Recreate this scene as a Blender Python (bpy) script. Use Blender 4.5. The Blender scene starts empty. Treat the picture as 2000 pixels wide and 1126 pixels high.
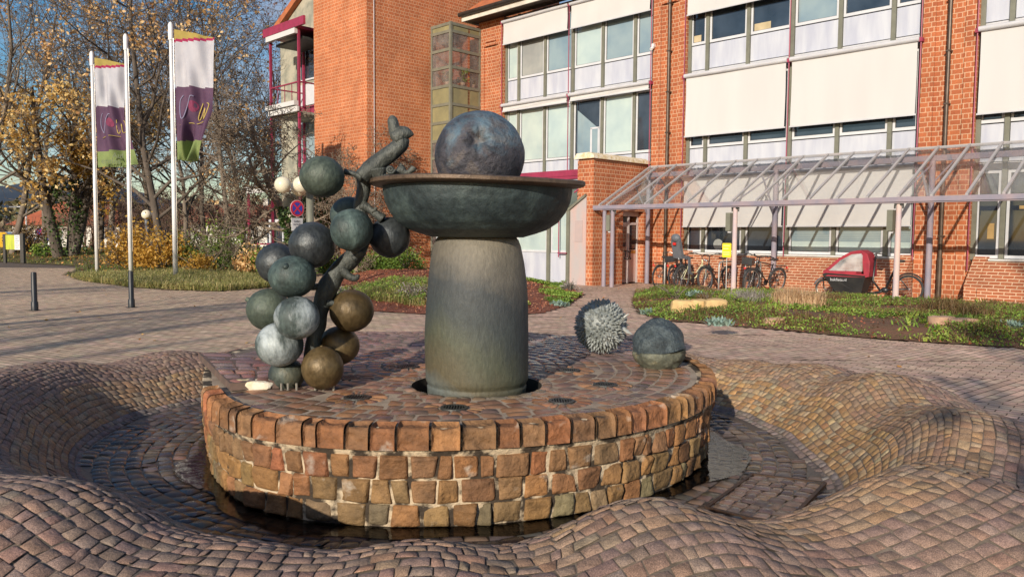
import bpy, math, random
import numpy as np
from mathutils import Vector, Matrix
rnd = random.Random(7)
nr = np.random.default_rng(5)
PI = math.pi
R = math.radians
scene = bpy.context.scene
COL = scene.collection

# ------------------------------------------------------------------ camera
F_PX = 1540.0; CAM_H = 1.5; PITCH = R(3.75); ROLL = R(0.45)
_f = np.array([0, math.cos(PITCH), -math.sin(PITCH)]); _r = np.array([1.0, 0, 0]); _u = np.cross(_r, _f)
CXV = _r*math.cos(ROLL)+_u*math.sin(ROLL); CYV = -_r*math.sin(ROLL)+_u*math.cos(ROLL)
CAM = np.array([0, 0, CAM_H])
cd = bpy.data.cameras.new('camera'); cam = bpy.data.objects.new('camera', cd); COL.objects.link(cam)
cd.sensor_width = 36.0; cd.lens = F_PX*36.0/2000.0; cd.clip_end = 6000; cd.clip_start = 0.05
M = Matrix(((CXV[0], CYV[0], -_f[0], 0), (CXV[1], CYV[1], -_f[1], 0), (CXV[2], CYV[2], -_f[2], CAM_H), (0, 0, 0, 1)))
cam.matrix_world = M
scene.camera = cam

def ray(px, py): return _f*F_PX+CXV*(px-1000)-CYV*(py-563)
def G(px, py, z=0.0):           # real point on the horizontal plane at height z
    d = ray(px, py); return CAM+d*((z-CAM_H)/d[2])
def D(px, py, y):               # real point at depth y
    d = ray(px, py); return CAM+d*(y/d[1])
s2 = math.sqrt(.5)
UU = np.array([s2, -s2, 0]); VV = np.array([s2, s2, 0]); BO = np.array([3.15, 24.61, 0])
def BW(u, v, z=0): return BO+UU*u+VV*v+np.array([0, 0, z])   # building frame to world
def PB(px, py, v):              # building coordinates of a facade point at offset v
    d = ray(px, py); p0 = BO+VV*v; t = ((p0-CAM)@VV)/(d@VV); p = CAM+d*t-BO
    return p@UU, p[2]

# ------------------------------------------------------------------ materials
MATS = {}
def new_mat(name):
    m = bpy.data.materials.new(name); m.use_nodes = True
    nt = m.node_tree; b = nt.nodes['Principled BSDF']
    return m, nt, b
def N(nt, t, **kw):
    n = nt.nodes.new(t)
    for k, v in kw.items():
        if k in n.inputs.keys(): n.inputs[k].default_value = v
        else: setattr(n, k, v)
    return n
def ramp(nt, src, stops, interp='LINEAR'):
    r = nt.nodes.new('ShaderNodeValToRGB'); e = r.color_ramp; e.interpolation = interp
    while len(e.elements) < len(stops): e.elements.new(0.5)
    for el, (p, c) in zip(e.elements, stops):
        el.position = p; el.color = (c[0], c[1], c[2], 1) if len(c) == 3 else c
    nt.links.new(src, r.inputs[0]); return r.outputs[0]
def noise(nt, scale, detail=4, vec=None, rough=.55, dist=0):
    n = N(nt, 'ShaderNodeTexNoise'); n.inputs['Scale'].default_value = scale; n.inputs['Detail'].default_value = detail
    n.inputs['Roughness'].default_value = rough; n.inputs['Distortion'].default_value = dist
    if vec is not None: nt.links.new(vec, n.inputs['Vector'])
    return n.outputs['Fac']
def objco(nt, scale=None):
    t = N(nt, 'ShaderNodeTexCoord').outputs['Object']
    if scale:
        m = N(nt, 'ShaderNodeMapping'); m.inputs['Scale'].default_value = scale; nt.links.new(t, m.inputs['Vector']); t = m.outputs[0]
    return t
def bump(nt, b, h, strength, dist, prev=None):
    n = N(nt, 'ShaderNodeBump'); n.inputs['Strength'].default_value = strength; n.inputs['Distance'].default_value = dist
    nt.links.new(h, n.inputs['Height'])
    if prev: nt.links.new(prev, n.inputs['Normal'])
    nt.links.new(n.outputs[0], b.inputs['Normal']); return n.outputs[0]
def mixc(nt, fac, a, b, mode='MIX'):
    n = N(nt, 'ShaderNodeMix'); n.data_type = 'RGBA'; n.blend_type = mode
    for i, s in ((0, fac), (6, a), (7, b)):
        if hasattr(s, 'is_linked') or isinstance(s, bpy.types.NodeSocket): nt.links.new(s, n.inputs[i])
        else: n.inputs[i].default_value = s if i == 0 else (s[0], s[1], s[2], 1)
    return n.outputs[2]
def simple(name, c1, c2=None, scale=6, rough=.6, metal=0, bmp=0.0, bdist=.01, bscale=None, detail=5, lo=.35, hi=.65, stretch=None, spec=None, trans=None):
    if name in MATS: return MATS[name]
    m, nt, b = new_mat(name); vec = objco(nt, stretch)
    if c2 is None: c2 = tuple(x*.8 for x in c1)
    f = noise(nt, scale, detail, vec)
    nt.links.new(ramp(nt, f, [(lo, c1), (hi, c2)]), b.inputs['Base Color'])
    b.inputs['Roughness'].default_value = rough; b.inputs['Metallic'].default_value = metal
    if spec is not None: b.inputs['Specular IOR Level'].default_value = spec
    if bmp: bump(nt, b, noise(nt, bscale or scale*4, 6, vec), bmp, bdist)
    MATS[name] = m; return m
def attr_mat(name, rough=.75, nscale=14, amt=.35, bmp=.5, bscale=90, bdist=.004, wet=None, tint=None, fine=0.0):
    # base colour comes from each stone's own colour, broken up by noise
    m, nt, b = new_mat(name); vec = objco(nt)
    a = N(nt, 'ShaderNodeAttribute', attribute_name='Col').outputs['Color']
    f = noise(nt, nscale, 6, vec)
    v = ramp(nt, f, [(.3, (1-amt,)*3), (.7, (1+amt*.6,)*3)])
    c = mixc(nt, 1.0, a, v, 'MULTIPLY')
    if fine:
        sp = ramp(nt, noise(nt, 230, 3, vec), [(.35, (1-fine,)*3), (.65, (1+fine,)*3)])
        c = mixc(nt, 1.0, c, sp, 'MULTIPLY')
    if tint:
        (tc, ts, t0, t1, tm) = tint
        tf = ramp(nt, noise(nt, ts, 4, vec), [(t0, (0, 0, 0)), (t1, (tm,)*3)])
        c = mixc(nt, tf, c, tc)
    nt.links.new(c, b.inputs['Base Color'])
    b.inputs['Roughness'].default_value = rough
    if wet:
        nt.links.new(ramp(nt, noise(nt, wet, 3, vec), [(.42, (.12,)*3), (.62, (rough,)*3)]), b.inputs['Roughness'])
    bump(nt, b, noise(nt, bscale, 8, vec), bmp, bdist)
    MATS[name] = m; return m

def bronze(name, stops, scale=5, bmp=.35, metal=.35, rough=.55, stretch=None, light=None, zl=0):
    m, nt, b = new_mat(name); vec = objco(nt, stretch)
    f1 = noise(nt, scale, 8, vec, .62, .6)
    c = ramp(nt, f1, stops)
    f2 = noise(nt, scale*7, 5, vec, .6)
    c = mixc(nt, 1.0, c, ramp(nt, f2, [(.3, (.72,)*3), (.7, (1.3,)*3)]), 'MULTIPLY')
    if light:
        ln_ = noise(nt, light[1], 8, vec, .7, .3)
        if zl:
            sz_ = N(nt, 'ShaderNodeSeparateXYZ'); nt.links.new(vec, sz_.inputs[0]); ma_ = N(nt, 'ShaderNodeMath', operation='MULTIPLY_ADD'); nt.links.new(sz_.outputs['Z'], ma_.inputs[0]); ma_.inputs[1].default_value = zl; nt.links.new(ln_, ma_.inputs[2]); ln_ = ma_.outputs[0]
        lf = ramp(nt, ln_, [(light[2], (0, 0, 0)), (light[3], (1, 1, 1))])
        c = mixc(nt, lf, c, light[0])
    nt.links.new(c, b.inputs['Base Color']); b.inputs['Metallic'].default_value = metal
    nt.links.new(ramp(nt, f2, [(.3, (rough-.12,)*3), (.7, (rough+.15,)*3)]), b.inputs['Roughness'])
    p = bump(nt, b, noise(nt, scale*9, 8, vec, .65), bmp, .012)
    bump(nt, b, noise(nt, scale*1.6, 5, vec, .6), bmp*.7, .04, p)
    MATS[name] = m; return m

BRKCACHE = {}
def brick_mat(name='red_brick', bw=.25, bh=.125, c1=(.47, .145, .055), c2=(.36, .100, .040), mc=(.60, .37, .23), slab=False):
    m, nt, b = new_mat(name)
    tc = N(nt, 'ShaderNodeTexCoord'); sp = N(nt, 'ShaderNodeSeparateXYZ'); nt.links.new(tc.outputs['Object'], sp.inputs[0])
    sn = N(nt, 'ShaderNodeSeparateXYZ'); nt.links.new(tc.outputs['Normal'], sn.inputs[0])
    ay = N(nt, 'ShaderNodeMath', operation='ABSOLUTE'); nt.links.new(sn.outputs['Y'], ay.inputs[0])
    ax = N(nt, 'ShaderNodeMath', operation='ABSOLUTE'); nt.links.new(sn.outputs['X'], ax.inputs[0])
    gt = N(nt, 'ShaderNodeMath', operation='GREATER_THAN'); nt.links.new(ax.outputs[0], gt.inputs[0]); nt.links.new(ay.outputs[0], gt.inputs[1])
    mx = N(nt, 'ShaderNodeMix'); mx.data_type = 'FLOAT'; nt.links.new(gt.outputs[0], mx.inputs[0]); nt.links.new(sp.outputs['X'], mx.inputs[2]); nt.links.new(sp.outputs['Y'], mx.inputs[3])
    cb = N(nt, 'ShaderNodeCombineXYZ'); nt.links.new(mx.outputs[0], cb.inputs[0]); nt.links.new(sp.outputs['Z'], cb.inputs[1])
    # slightly wandering courses
    br = N(nt, 'ShaderNodeTexBrick'); br.offset = .5; br.squash = .5 if not slab else 1.0; br.squash_frequency = 2
    br.inputs['Scale'].default_value = 1.0; br.inputs['Brick Width'].default_value = bw; br.inputs['Row Height'].default_value = bh
    br.inputs['Mortar Size'].default_value = .0125; br.inputs['Mortar Smooth'].default_value = .35; br.inputs['Bias'].default_value = -.1
    br.inputs['Color1'].default_value = (*c1, 1); br.inputs['Color2'].default_value = (*c2, 1); br.inputs['Mortar'].default_value = (*mc, 1)
    nt.links.new(cb.outputs[0], br.inputs['Vector'])
    v = ramp(nt, noise(nt, 1.3, 6, tc.outputs['Object']), [(.3, (.82, .80, .78)), (.7, (1.12, 1.12, 1.12))])
    c = mixc(nt, 1.0, br.outputs['Color'], v, 'MULTIPLY')
    v3 = ramp(nt, noise(nt, .35, 5, tc.outputs['Object'], .6), [(.35, (.86, .84, .83)), (.65, (1.08, 1.08, 1.08))]); c = mixc(nt, 1.0, c, v3, 'MULTIPLY')
    v2 = ramp(nt, noise(nt, 30, 5, tc.outputs['Object']), [(.3, (.85,)*3), (.7, (1.12,)*3)])
    c = mixc(nt, 1.0, c, v2, 'MULTIPLY')
    nt.links.new(c, b.inputs['Base Color']); b.inputs['Roughness'].default_value = .85
    inv = N(nt, 'ShaderNodeMath', operation='SUBTRACT'); inv.inputs[0].default_value = 1; nt.links.new(br.outputs['Fac'], inv.inputs[1])
    p = bump(nt, b, inv.outputs[0], .45, .008); bump(nt, b, noise(nt, 60, 6, tc.outputs['Object']), .35, .004, p)
    MATS[name] = m; return m

def glass_mat(name, tint=(.85, .9, .9), op=.25, rough=.03, dirt=.5):
    m, nt, b = new_mat(name); nt.nodes.remove(b)
    out = nt.nodes['Material Output']
    tr = N(nt, 'ShaderNodeBsdfTransparent'); tr.inputs[0].default_value = (*tint, 1)
    gl = N(nt, 'ShaderNodeBsdfGlossy'); gl.inputs['Roughness'].default_value = rough
    df = N(nt, 'ShaderNodeBsdfDiffuse'); df.inputs[0].default_value = (.75, .74, .72, 1)
    lw = N(nt, 'ShaderNodeLayerWeight'); lw.inputs[0].default_value = .5; pw = N(nt, 'ShaderNodeMath', operation='POWER'); nt.links.new(lw.outputs['Facing'], pw.inputs[0]); pw.inputs[1].default_value = 5
    fr = N(nt, 'ShaderNodeMath', operation='MULTIPLY_ADD'); nt.links.new(pw.outputs[0], fr.inputs[0]); fr.inputs[1].default_value = .7; fr.inputs[2].default_value = .03
    m1 = N(nt, 'ShaderNodeMixShader'); m2 = N(nt, 'ShaderNodeMixShader')
    f = ramp(nt, noise(nt, 3, 5, objco(nt)), [(.3, (op*.4,)*3), (.75, (op*1.5,)*3)])
    nt.links.new(f, m1.inputs[0]); nt.links.new(tr.outputs[0], m1.inputs[1]); nt.links.new(df.outputs[0], m1.inputs[2])
    nt.links.new(fr.outputs[0], m2.inputs[0]); nt.links.new(m1.outputs[0], m2.inputs[1]); nt.links.new(gl.outputs[0], m2.inputs[2])
    nt.links.new(m2.outputs[0], out.inputs[0]); MATS[name] = m; return m
def pane_mat(name, c, c2=None, rough=.04):
    m, nt, b = new_mat(name); vec = objco(nt)
    nt.links.new(ramp(nt, noise(nt, 1.1, 3, vec), [(.35, c), (.65, c2 or tuple(x*.75 for x in c))]), b.inputs['Base Color'])
    b.inputs['Roughness'].default_value = rough; b.inputs['Specular IOR Level'].default_value = .8
    b.inputs['Coat Weight'].default_value = .6; b.inputs['Coat Roughness'].default_value = .02
    MATS[name] = m; return m
def leaf_mat(name, cols, rough=.6, transl=.25):
    m, nt, b = new_mat(name); out = nt.nodes['Material Output']
    a = N(nt, 'ShaderNodeAttribute', attribute_name='Rnd').outputs['Fac']
    n = len(cols); c = ramp(nt, a, [(i/(n-1), k) for i, k in enumerate(cols)])
    nt.links.new(c, b.inputs['Base Color']); b.inputs['Roughness'].default_value = rough
    tl = N(nt, 'ShaderNodeBsdfTranslucent'); nt.links.new(c, tl.inputs[0])
    mx = N(nt, 'ShaderNodeMixShader'); mx.inputs[0].default_value = transl
    nt.links.new(b.outputs[0], mx.inputs[1]); nt.links.new(tl.outputs[0], mx.inputs[2]); nt.links.new(mx.outputs[0], out.inputs[0])
    MATS[name] = m; return m

# ------------------------------------------------------------------ mesh helpers
def nz(p, s=1.0, seed=0.0):
    """cheap smooth noise in -1..1 for arrays of points"""
    p = np.asarray(p, float)*s; x, y, z = p[..., 0]+seed, p[..., 1]+seed*1.7, p[..., 2]+seed*.6
    return (np.sin(x*1.7+2.1*np.sin(y*1.3+z))+np.sin(y*2.3+1.7*np.sin(z*1.9+x*.8))+np.sin(z*2.9+1.3*np.sin(x*2.1+y)))/3.0
def tagit(o, label=None, cat=None, group=None, kind=None):
    if label: o['label'] = label
    if cat: o['category'] = cat
    if group: o['group'] = group
    if kind: o['kind'] = kind
    return o
def empty(name, loc=(0, 0, 0), rz=0, label=None, cat=None, group=None):
    o = bpy.data.objects.new(name, None); COL.objects.link(o); o.location = tuple(float(x) for x in loc); o.rotation_euler = (0, 0, rz)
    o.empty_display_size = .1
    return tagit(o, label, cat, group)
def mobj(name, v, f, mats, parent=None, smooth=False, fm=None, col=None, rndattr=None, sub=None):
    me = bpy.data.meshes.new(name)
    v = np.asarray(v, dtype=np.float32).reshape(-1, 3)
    if sub is not None: v = v-np.asarray(sub, dtype=np.float32)
    if isinstance(f, np.ndarray) and f.ndim == 2:
        k = f.shape[1]; nf = len(f)
        me.vertices.add(len(v)); me.vertices.foreach_set('co', v.ravel())
        me.loops.add(nf*k); me.loops.foreach_set('vertex_index', f.astype(np.int32).ravel())
        me.polygons.add(nf); me.polygons.foreach_set('loop_start', np.arange(0, nf*k, k, dtype=np.int32))
        me.polygons.foreach_set('loop_total', np.full(nf, k, dtype=np.int32))
        me.update(calc_edges=True)
    else:
        me.from_pydata([tuple(map(float, x)) for x in v], [], [tuple(map(int, x)) for x in f]); me.update()
    if not isinstance(mats, (list, tuple)): mats = [mats]
    for m in mats: me.materials.append(m)
    if fm is not None: me.polygons.foreach_set('material_index', np.asarray(fm, dtype=np.int32))
    if smooth: me.polygons.foreach_set('use_smooth', np.ones(len(me.polygons), dtype=bool))
    if col is not None:
        a = me.color_attributes.new('Col', 'FLOAT_COLOR', 'POINT')
        c = np.ones((len(v), 4), dtype=np.float32); c[:, :3] = col; a.data.foreach_set('color', c.ravel())
    if rndattr is not None:
        a = me.attributes.new('Rnd', 'FLOAT', 'FACE'); a.data.foreach_set('value', np.asarray(rndattr, dtype=np.float32))
    o = bpy.data.objects.new(name, me); COL.objects.link(o)
    if parent is not None: o.parent = parent
    return o
class MB:
    def __init__(s): s.v = []; s.f = []; s.m = []
    def add(s, v, f, m=0):
        k = len(s.v); s.v += [tuple(map(float, p)) for p in v]; s.f += [tuple(k+int(i) for i in q) for q in f]; s.m += [m]*len(f); return s
    def box(s, x0, x1, y0, y1, z0, z1, m=0):
        if x0 > x1: x0, x1 = x1, x0
        if y0 > y1: y0, y1 = y1, y0
        if z0 > z1: z0, z1 = z1, z0
        v = [(x0, y0, z0), (x1, y0, z0), (x1, y1, z0), (x0, y1, z0), (x0, y0, z1), (x1, y0, z1), (x1, y1, z1), (x0, y1, z1)]
        return s.add(v, [(0, 3, 2, 1), (4, 5, 6, 7), (0, 1, 5, 4), (1, 2, 6, 5), (2, 3, 7, 6), (3, 0, 4, 7)], m)
    def prism(s, poly, off, m=0):          # polygon (3D pts) pushed along off
        n = len(poly); a = [np.array(p, float) for p in poly]; b = [p+np.array(off, float) for p in a]
        fs = [tuple(range(n)), tuple(range(2*n-1, n-1, -1))]+[(i, i+n, (i+1) % n+n, (i+1) % n) for i in range(n)]
        return s.add(a+b, fs, m)
    def tube(s, pts, rad, n=8, m=0, cap=True, smoothn=0, wob=0.0, seed=0):
        P = [np.array(p, float) for p in pts]
        if not hasattr(rad, '__len__'): rad = [rad]*len(P)
        rad = list(rad)
        for _ in range(smoothn):      # catmull style refinement
            Q = [P[0]]; q = [rad[0]]
            for i in range(len(P)-1):
                a = P[max(i-1, 0)]; b_ = P[i]; c = P[i+1]; d = P[min(i+2, len(P)-1)]
                Q.append((-a+9*b_+9*c-d)/16); q.append((rad[i]+rad[i+1])/2); Q.append(c); q.append(rad[i+1])
            P, rad = Q, q
        k = len(s.v); up = np.array([0, 0, 1.0]); prev = None; rows = []
        for i, p in enumerate(P):
            t = P[min(i+1, len(P)-1)]-P[max(i-1, 0)]; t = t/(np.linalg.norm(t)+1e-9)
            if prev is None:
                a = np.cross(t, up if abs(t[2]) < .9 else np.array([1.0, 0, 0]))
            else: a = prev-t*(prev@t)
            a = a/(np.linalg.norm(a)+1e-9); prev = a; b_ = np.cross(t, a)
            for j in range(n):
                an = 2*PI*j/n; rr = rad[i]
                q = p+(a*math.cos(an)+b_*math.sin(an))*rr
                if wob: q = q+(a*math.cos(an)+b_*math.sin(an))*rr*wob*float(nz(q, 9, seed))
                s.v.append(tuple(q))
        L = len(P)
        for i in range(L-1):
            for j in range(n):
                s.f.append((k+i*n+j, k+i*n+(j+1) % n, k+(i+1)*n+(j+1) % n, k+(i+1)*n+j)); s.m.append(m)
        if cap:
            s.f.append(tuple(k+j for j in range(n-1, -1, -1))); s.m.append(m)
            s.f.append(tuple(k+(L-1)*n+j for j in range(n))); s.m.append(m)
        return s
    def cyl(s, p0, p1, r0, r1=None, n=12, m=0): return s.tube([p0, p1], [r0, r0 if r1 is None else r1], n, m)
    def lathe(s, prof, c=(0, 0, 0), n=48, m=0, fn=None):
        k = len(s.v); c = np.array(c, float)
        for (r, z) in prof:
            for j in range(n):
                a = 2*PI*j/n; s.v.append((c[0]+r*math.cos(a), c[1]+r*math.sin(a), c[2]+z))
        for i in range(len(prof)-1):
            for j in range(n):
                s.f.append((k+i*n+j, k+i*n+(j+1) % n, k+(i+1)*n+(j+1) % n, k+(i+1)*n+j)); s.m.append(m)
        return s
    def ball(s, c, r, n=24, m=0, sc=(1, 1, 1), disp=None):
        k = len(s.v); nl = n//2; c = np.array(c, float)
        dirs = [np.array([0, 0, -1.0])]
        for i in range(1, nl):
            ph = -PI/2+PI*i/nl
            for j in range(n):
                a = 2*PI*j/n; dirs.append(np.array([math.cos(ph)*math.cos(a), math.cos(ph)*math.sin(a), math.sin(ph)]))
        dirs.append(np.array([0, 0, 1.0])); dd = np.array(dirs)
        rr = np.full(len(dd), r)
        if disp is not None: rr = r*(1+disp(dd))
        pts = c+dd*rr[:, None]*np.array(sc); s.v += [tuple(p) for p in pts]
        for j in range(n): s.f.append((k, k+1+(j+1) % n, k+1+j)); s.m.append(m)
        for i in range(nl-2):
            b0 = k+1+i*n
            for j in range(n): s.f.append((b0+j, b0+(j+1) % n, b0+n+(j+1) % n, b0+n+j)); s.m.append(m)
        b0 = k+1+(nl-2)*n; top = k+len(dd)-1
        for j in range(n): s.f.append((b0+j, b0+(j+1) % n, top)); s.m.append(m)
        return s
    def build(s, name, mats, parent=None, smooth=False, sub=None, world=False):
        if world and parent is not None: sub = tuple(parent.location)
        if not s.f: return None
        return mobj(name, s.v, s.f, mats, parent, smooth, s.m, sub=sub)
def smooth_angle(o, ang=35):
    me = o.data; me.polygons.foreach_set('use_smooth', np.ones(len(me.polygons), dtype=bool))
    try: me.set_sharp_from_angle(angle=R(ang))
    except Exception: pass
    return o
def copy_tree(o, parent=None):
    c = o.copy(); COL.objects.link(c); c.parent = parent
    for ch in list(o.children): copy_tree(ch, c)
    return c

def setts(corners, surf, colors, n=4, gap=.10, depth=.012, crown=.004, exps=4, tilt=.003, rough=0.0, seed=0, flip=1, rs=40, warp=.35):
    """stones on a surface: corners (k,4,2) in parameter space, surf(a,b)->xyz; each stone is a rounded cushion"""
    k = len(corners); x_ = np.linspace(-1, 1, n); t = .5+.5*np.sign(x_)*np.abs(x_)**warp; g = np.clip((gap)/2, 0, .4)
    tt = g+(1-2*g)*t
    A, B = np.meshgrid(tt, tt, indexing='ij')
    c = corners[:, :, None, None, :]
    P = (c[:, 0]*((1-A)*(1-B))[..., None]+c[:, 1]*(A*(1-B))[..., None]+c[:, 2]*(A*B)[..., None]+c[:, 3]*((1-A)*B)[..., None])
    a, b = P[..., 0], P[..., 1]
    X = surf(a, b); e = 1e-3
    Na = surf(a+e, b)-X; Nb = surf(a, b+e)-X
    nn = np.cross(Na, Nb)*flip; nn /= (np.linalg.norm(nn, axis=-1, keepdims=True)+1e-12)
    U2, V2 = np.meshgrid(2*t-1, 2*t-1, indexing='ij')
    prof = (1-np.abs(U2)**exps)*(1-np.abs(V2)**exps)
    prof = prof/prof.max() if prof.max() > 0 else prof
    off = -depth+(depth+crown)*prof[None]
    off = off+nr.normal(0, tilt*.6, (k, 1, 1))+nr.normal(0, tilt, (k, 1, 1))*U2[None]+nr.normal(0, tilt, (k, 1, 1))*V2[None]
    if rough: off = off+rough*nz(X, rs, seed)*prof[None]
    X = X+nn*off[..., None]
    v = X.reshape(-1, 3)
    i = np.arange(n*n).reshape(n, n); q = np.stack([i[:-1, :-1], i[1:, :-1], i[1:, 1:], i[:-1, 1:]], -1).reshape(-1, 4)
    f = (q[None]+(np.arange(k)*n*n)[:, None, None]).reshape(-1, 4)
    if flip < 0: f = f[:, ::-1]
    return v, f, np.repeat(colors, n*n, axis=0)
def palette(k, cols, jit=.12, w=None):
    cols = np.array(cols); idx = nr.choice(len(cols), k, p=w); c = cols[idx]
    return np.clip(c*(1+nr.normal(0, jit, (k, 1)))*(1+nr.normal(0, jit*.25, (k, 3))), .01, 1)
# ------------------------------------------------------------------ sun, sky
SUN_AZ = R(21.5); SUN_EL = R(19.5)
sv = np.array([-math.sin(SUN_AZ)*math.cos(SUN_EL), -math.cos(SUN_AZ)*math.cos(SUN_EL), math.sin(SUN_EL)])   # towards the sun
sl = bpy.data.lights.new('sun', 'SUN'); sl.energy = 4.0; sl.angle = R(.53); sl.color = (1.0, .90, .76)
so = bpy.data.objects.new('sun', sl); COL.objects.link(so); so.location = (0, 0, 30)
so.rotation_euler = Vector(sv).to_track_quat('Z', 'Y').to_euler()
w = bpy.data.worlds.new('World'); scene.world = w; w.use_nodes = True; nt = w.node_tree; bg = nt.nodes['Background']
sky = N(nt, 'ShaderNodeTexSky'); sky.sky_type = 'NISHITA'; sky.sun_disc = False; sky.sun_elevation = SUN_EL
sky.sun_rotation = math.atan2(sv[0], sv[1]); sky.air_density = 1.0; sky.dust_density = .6; sky.ozone_density = 1.6
tcw = N(nt, 'ShaderNodeTexCoord'); mp = N(nt, 'ShaderNodeMapping'); mp.inputs['Scale'].default_value = (1, 1, 2.6); nt.links.new(tcw.outputs['Generated'], mp.inputs[0])
cf = ramp(nt, noise(nt, 2.2, 8, mp.outputs[0], .6, .25), [(.46, (0, 0, 0)), (.66, (.75, .75, .75))])
hs = N(nt, 'ShaderNodeHueSaturation'); hs.inputs['Saturation'].default_value = 1.5; hs.inputs['Value'].default_value = .8; nt.links.new(sky.outputs[0], hs.inputs['Color'])
cc = mixc(nt, cf, hs.outputs[0], (3.0, 3.15, 3.6))
dk = N(nt, 'ShaderNodeSeparateXYZ'); nt.links.new(tcw.outputs['Generated'], dk.inputs[0])
cc = mixc(nt, 1.0, cc, (1.02, .94, .92), 'MULTIPLY')
nt.links.new(cc, bg.inputs['Color']); bg.inputs['Strength'].default_value = .135
scene.view_settings.view_transform = 'Standard'; scene.view_settings.look = 'None'; scene.view_settings.exposure = .33; scene.view_settings.gamma = 1
scene.cycles.max_bounces = 6; scene.cycles.transparent_max_bounces = 16; scene.cycles.diffuse_bounces = 3; scene.cycles.glossy_bounces = 3
scene.cycles.use_denoising = True
scene.cycles.caustics_reflective = False; scene.cycles.caustics_refractive = False

# ------------------------------------------------------------------ ground shapes
CX, CY = -.63, 6.9; RP = 2.34; ZT = .37; ZF = -.25
# angle(deg), crest radius, crest height, basin edge radius, outer foot radius
TAB = [(-180, 3.75, .27, 2.85, 4.9), (-168, 3.6, .30, 2.85, 4.9), (-154, 3.5, .28, 2.80, 4.8), (-140, 3.7, .22, 2.72, 4.8), (-125, 3.65, .25, 2.75, 4.9), (-110, 3.80, .42, 2.80, 5.2), (-102, 3.9, .24, 3.0, 5.3),
       (-97, 3.9, .27, 3.0, 5.2), (-91.5, 3.85, .17, 2.95, 5.1), (-86, 3.9, .33, 3.05, 5.2), (-80, 3.95, .21, 3.1, 5.2), (-72, 3.83, .42, 3.1, 5.2), (-62, 3.9, .17, 3.2, 5.2), (-51, 4.15, .42, 3.35, 5.5), (-39, 4.0, .18, 3.35, 5.2),
       (-27, 4.0, .40, 3.2, 5.2), (-14, 3.8, .19, 3.0, 4.9), (-4, 3.8, .38, 2.95, 4.9), (5, 3.65, .17, 2.9, 4.7), (14, 3.7, .28, 2.88, 4.7), (21, 3.6, .15, 2.8, 4.4), (28, 3.6, .20, 2.75, 4.4), (45, 3.3, .08, 2.65, 4.0),
       (90, 3.1, .05, 2.6, 3.6), (130, 3.3, .08, 2.65, 4.0), (142, 3.4, .14, 2.7, 4.3), (152, 3.5, .22, 2.75, 4.6), (161, 3.5, .13, 2.8, 4.6), (171, 3.8, .26, 2.9, 5.0)]
_ta = np.radians([t[0] for t in TAB]+[180]); _tv = np.array([t[1:] for t in TAB]+[TAB[0][1:]])
_fine = np.linspace(-PI, PI, 721)
def _per(c):
    y = np.interp(_fine, _ta, _tv[:, c]); k = np.hanning(29); k /= k.sum()
    yy = np.concatenate([y[-31:-1], y, y[1:31]]); yy = np.convolve(yy, k, 'same')[30:-30]
    return yy
_RC, _ZC, _RB, _RO = [_per(i) for i in range(4)]
_ZC = _ZC*1.12-.01
def tabs(th):
    th = (th+PI) % (2*PI)-PI
    return np.interp(th, _fine, _RC), np.interp(th, _fine, _ZC), np.interp(th, _fine, _RB), np.interp(th, _fine, _RO)
def ss(t): t = np.clip(t, 0, 1); return t*t*(3-2*t)
def terr(x, y):
    dx, dy = x-CX, y-CY; r = np.hypot(dx, dy); th = np.arctan2(dy, dx); rc, zc, rb, ro = tabs(th)
    zfl = ZF+.028*np.clip((r-RP)/(rb-RP), 0, 1)
    rise = zfl+(zc-zfl)*ss((r-rb)/(rc-rb))**.72; fall = zc*(1-ss((r-rc)/(ro-rc))**1.35)
    z = np.where(r < rb, zfl, np.where(r < rc, rise, fall))
    B = bridge(th); zb = (ZT-.006)*(1-ss((r-2.55)/(ro-2.6)))+.02*np.sin(th*9+1)*ss((r-2.4)/.4)*ss((ro-r)/.4)
    z = z*(1-B)+zb*B
    return z+.018*nz(np.stack([x, y, 0*x], -1), 2.6, 3)*ss((r-rb)/.4)*ss((ro-r)/.5)
def rp(th):             # outline radius of the platform: round, cut back on its left
    th = np.asarray(th, float); c, s_ = np.cos(th), np.sin(th)
    den = -(c+.405*s_); q = np.where(den > 1e-3, (CX+.405*CY)/np.maximum(den, 1e-3), 99.0)
    q = np.where(q <= 0, 99., q); k = 9.0
    return (RP**-k+np.clip(q, .5, 99)**-k)**(-1/k)
def bridge(th):         # where the paving runs on to the platform without a moat
    d = (np.asarray(th)+PI) % (2*PI)-PI; return ss((d-R(24))/R(16))*(1-ss((d-R(138))/R(14)))
_terr0 = None
def surf_m(th, s):      # s: 0 basin edge, 1 crest, 2 foot
    th2 = th; rc, zc, rb, ro = tabs(th2)
    r = np.where(s < 1, rb+(rc-rb)*s, rc+(ro-rc)*(s-1))
    x, y = CX+r*np.cos(th2), CY+r*np.sin(th2)
    return np.stack([x, y, terr(x, y)], -1)
def surf_f(th, r):
    x, y = CX+r*np.cos(th), CY+r*np.sin(th); return np.stack([x, y, terr(x, y)], -1)

m_sett = attr_mat('sandstone_setts', rough=.75, nscale=16, amt=.34, bmp=.8, bscale=60, bdist=.006, fine=.42)
m_wet = attr_mat('wet_setts', rough=.42, nscale=7, amt=.45, bmp=.5, bscale=50, bdist=.004, wet=2.2)
m_joint = simple('sandy_joint', (.21, .165, .125), (.11, .085, .065), scale=14, rough=.95, bmp=.4, bscale=80)
m_jointd = simple('dark_wet_joint', (.03, .024, .02), (.06, .05, .04), scale=8, rough=.35, bmp=.3, bscale=60)

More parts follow.
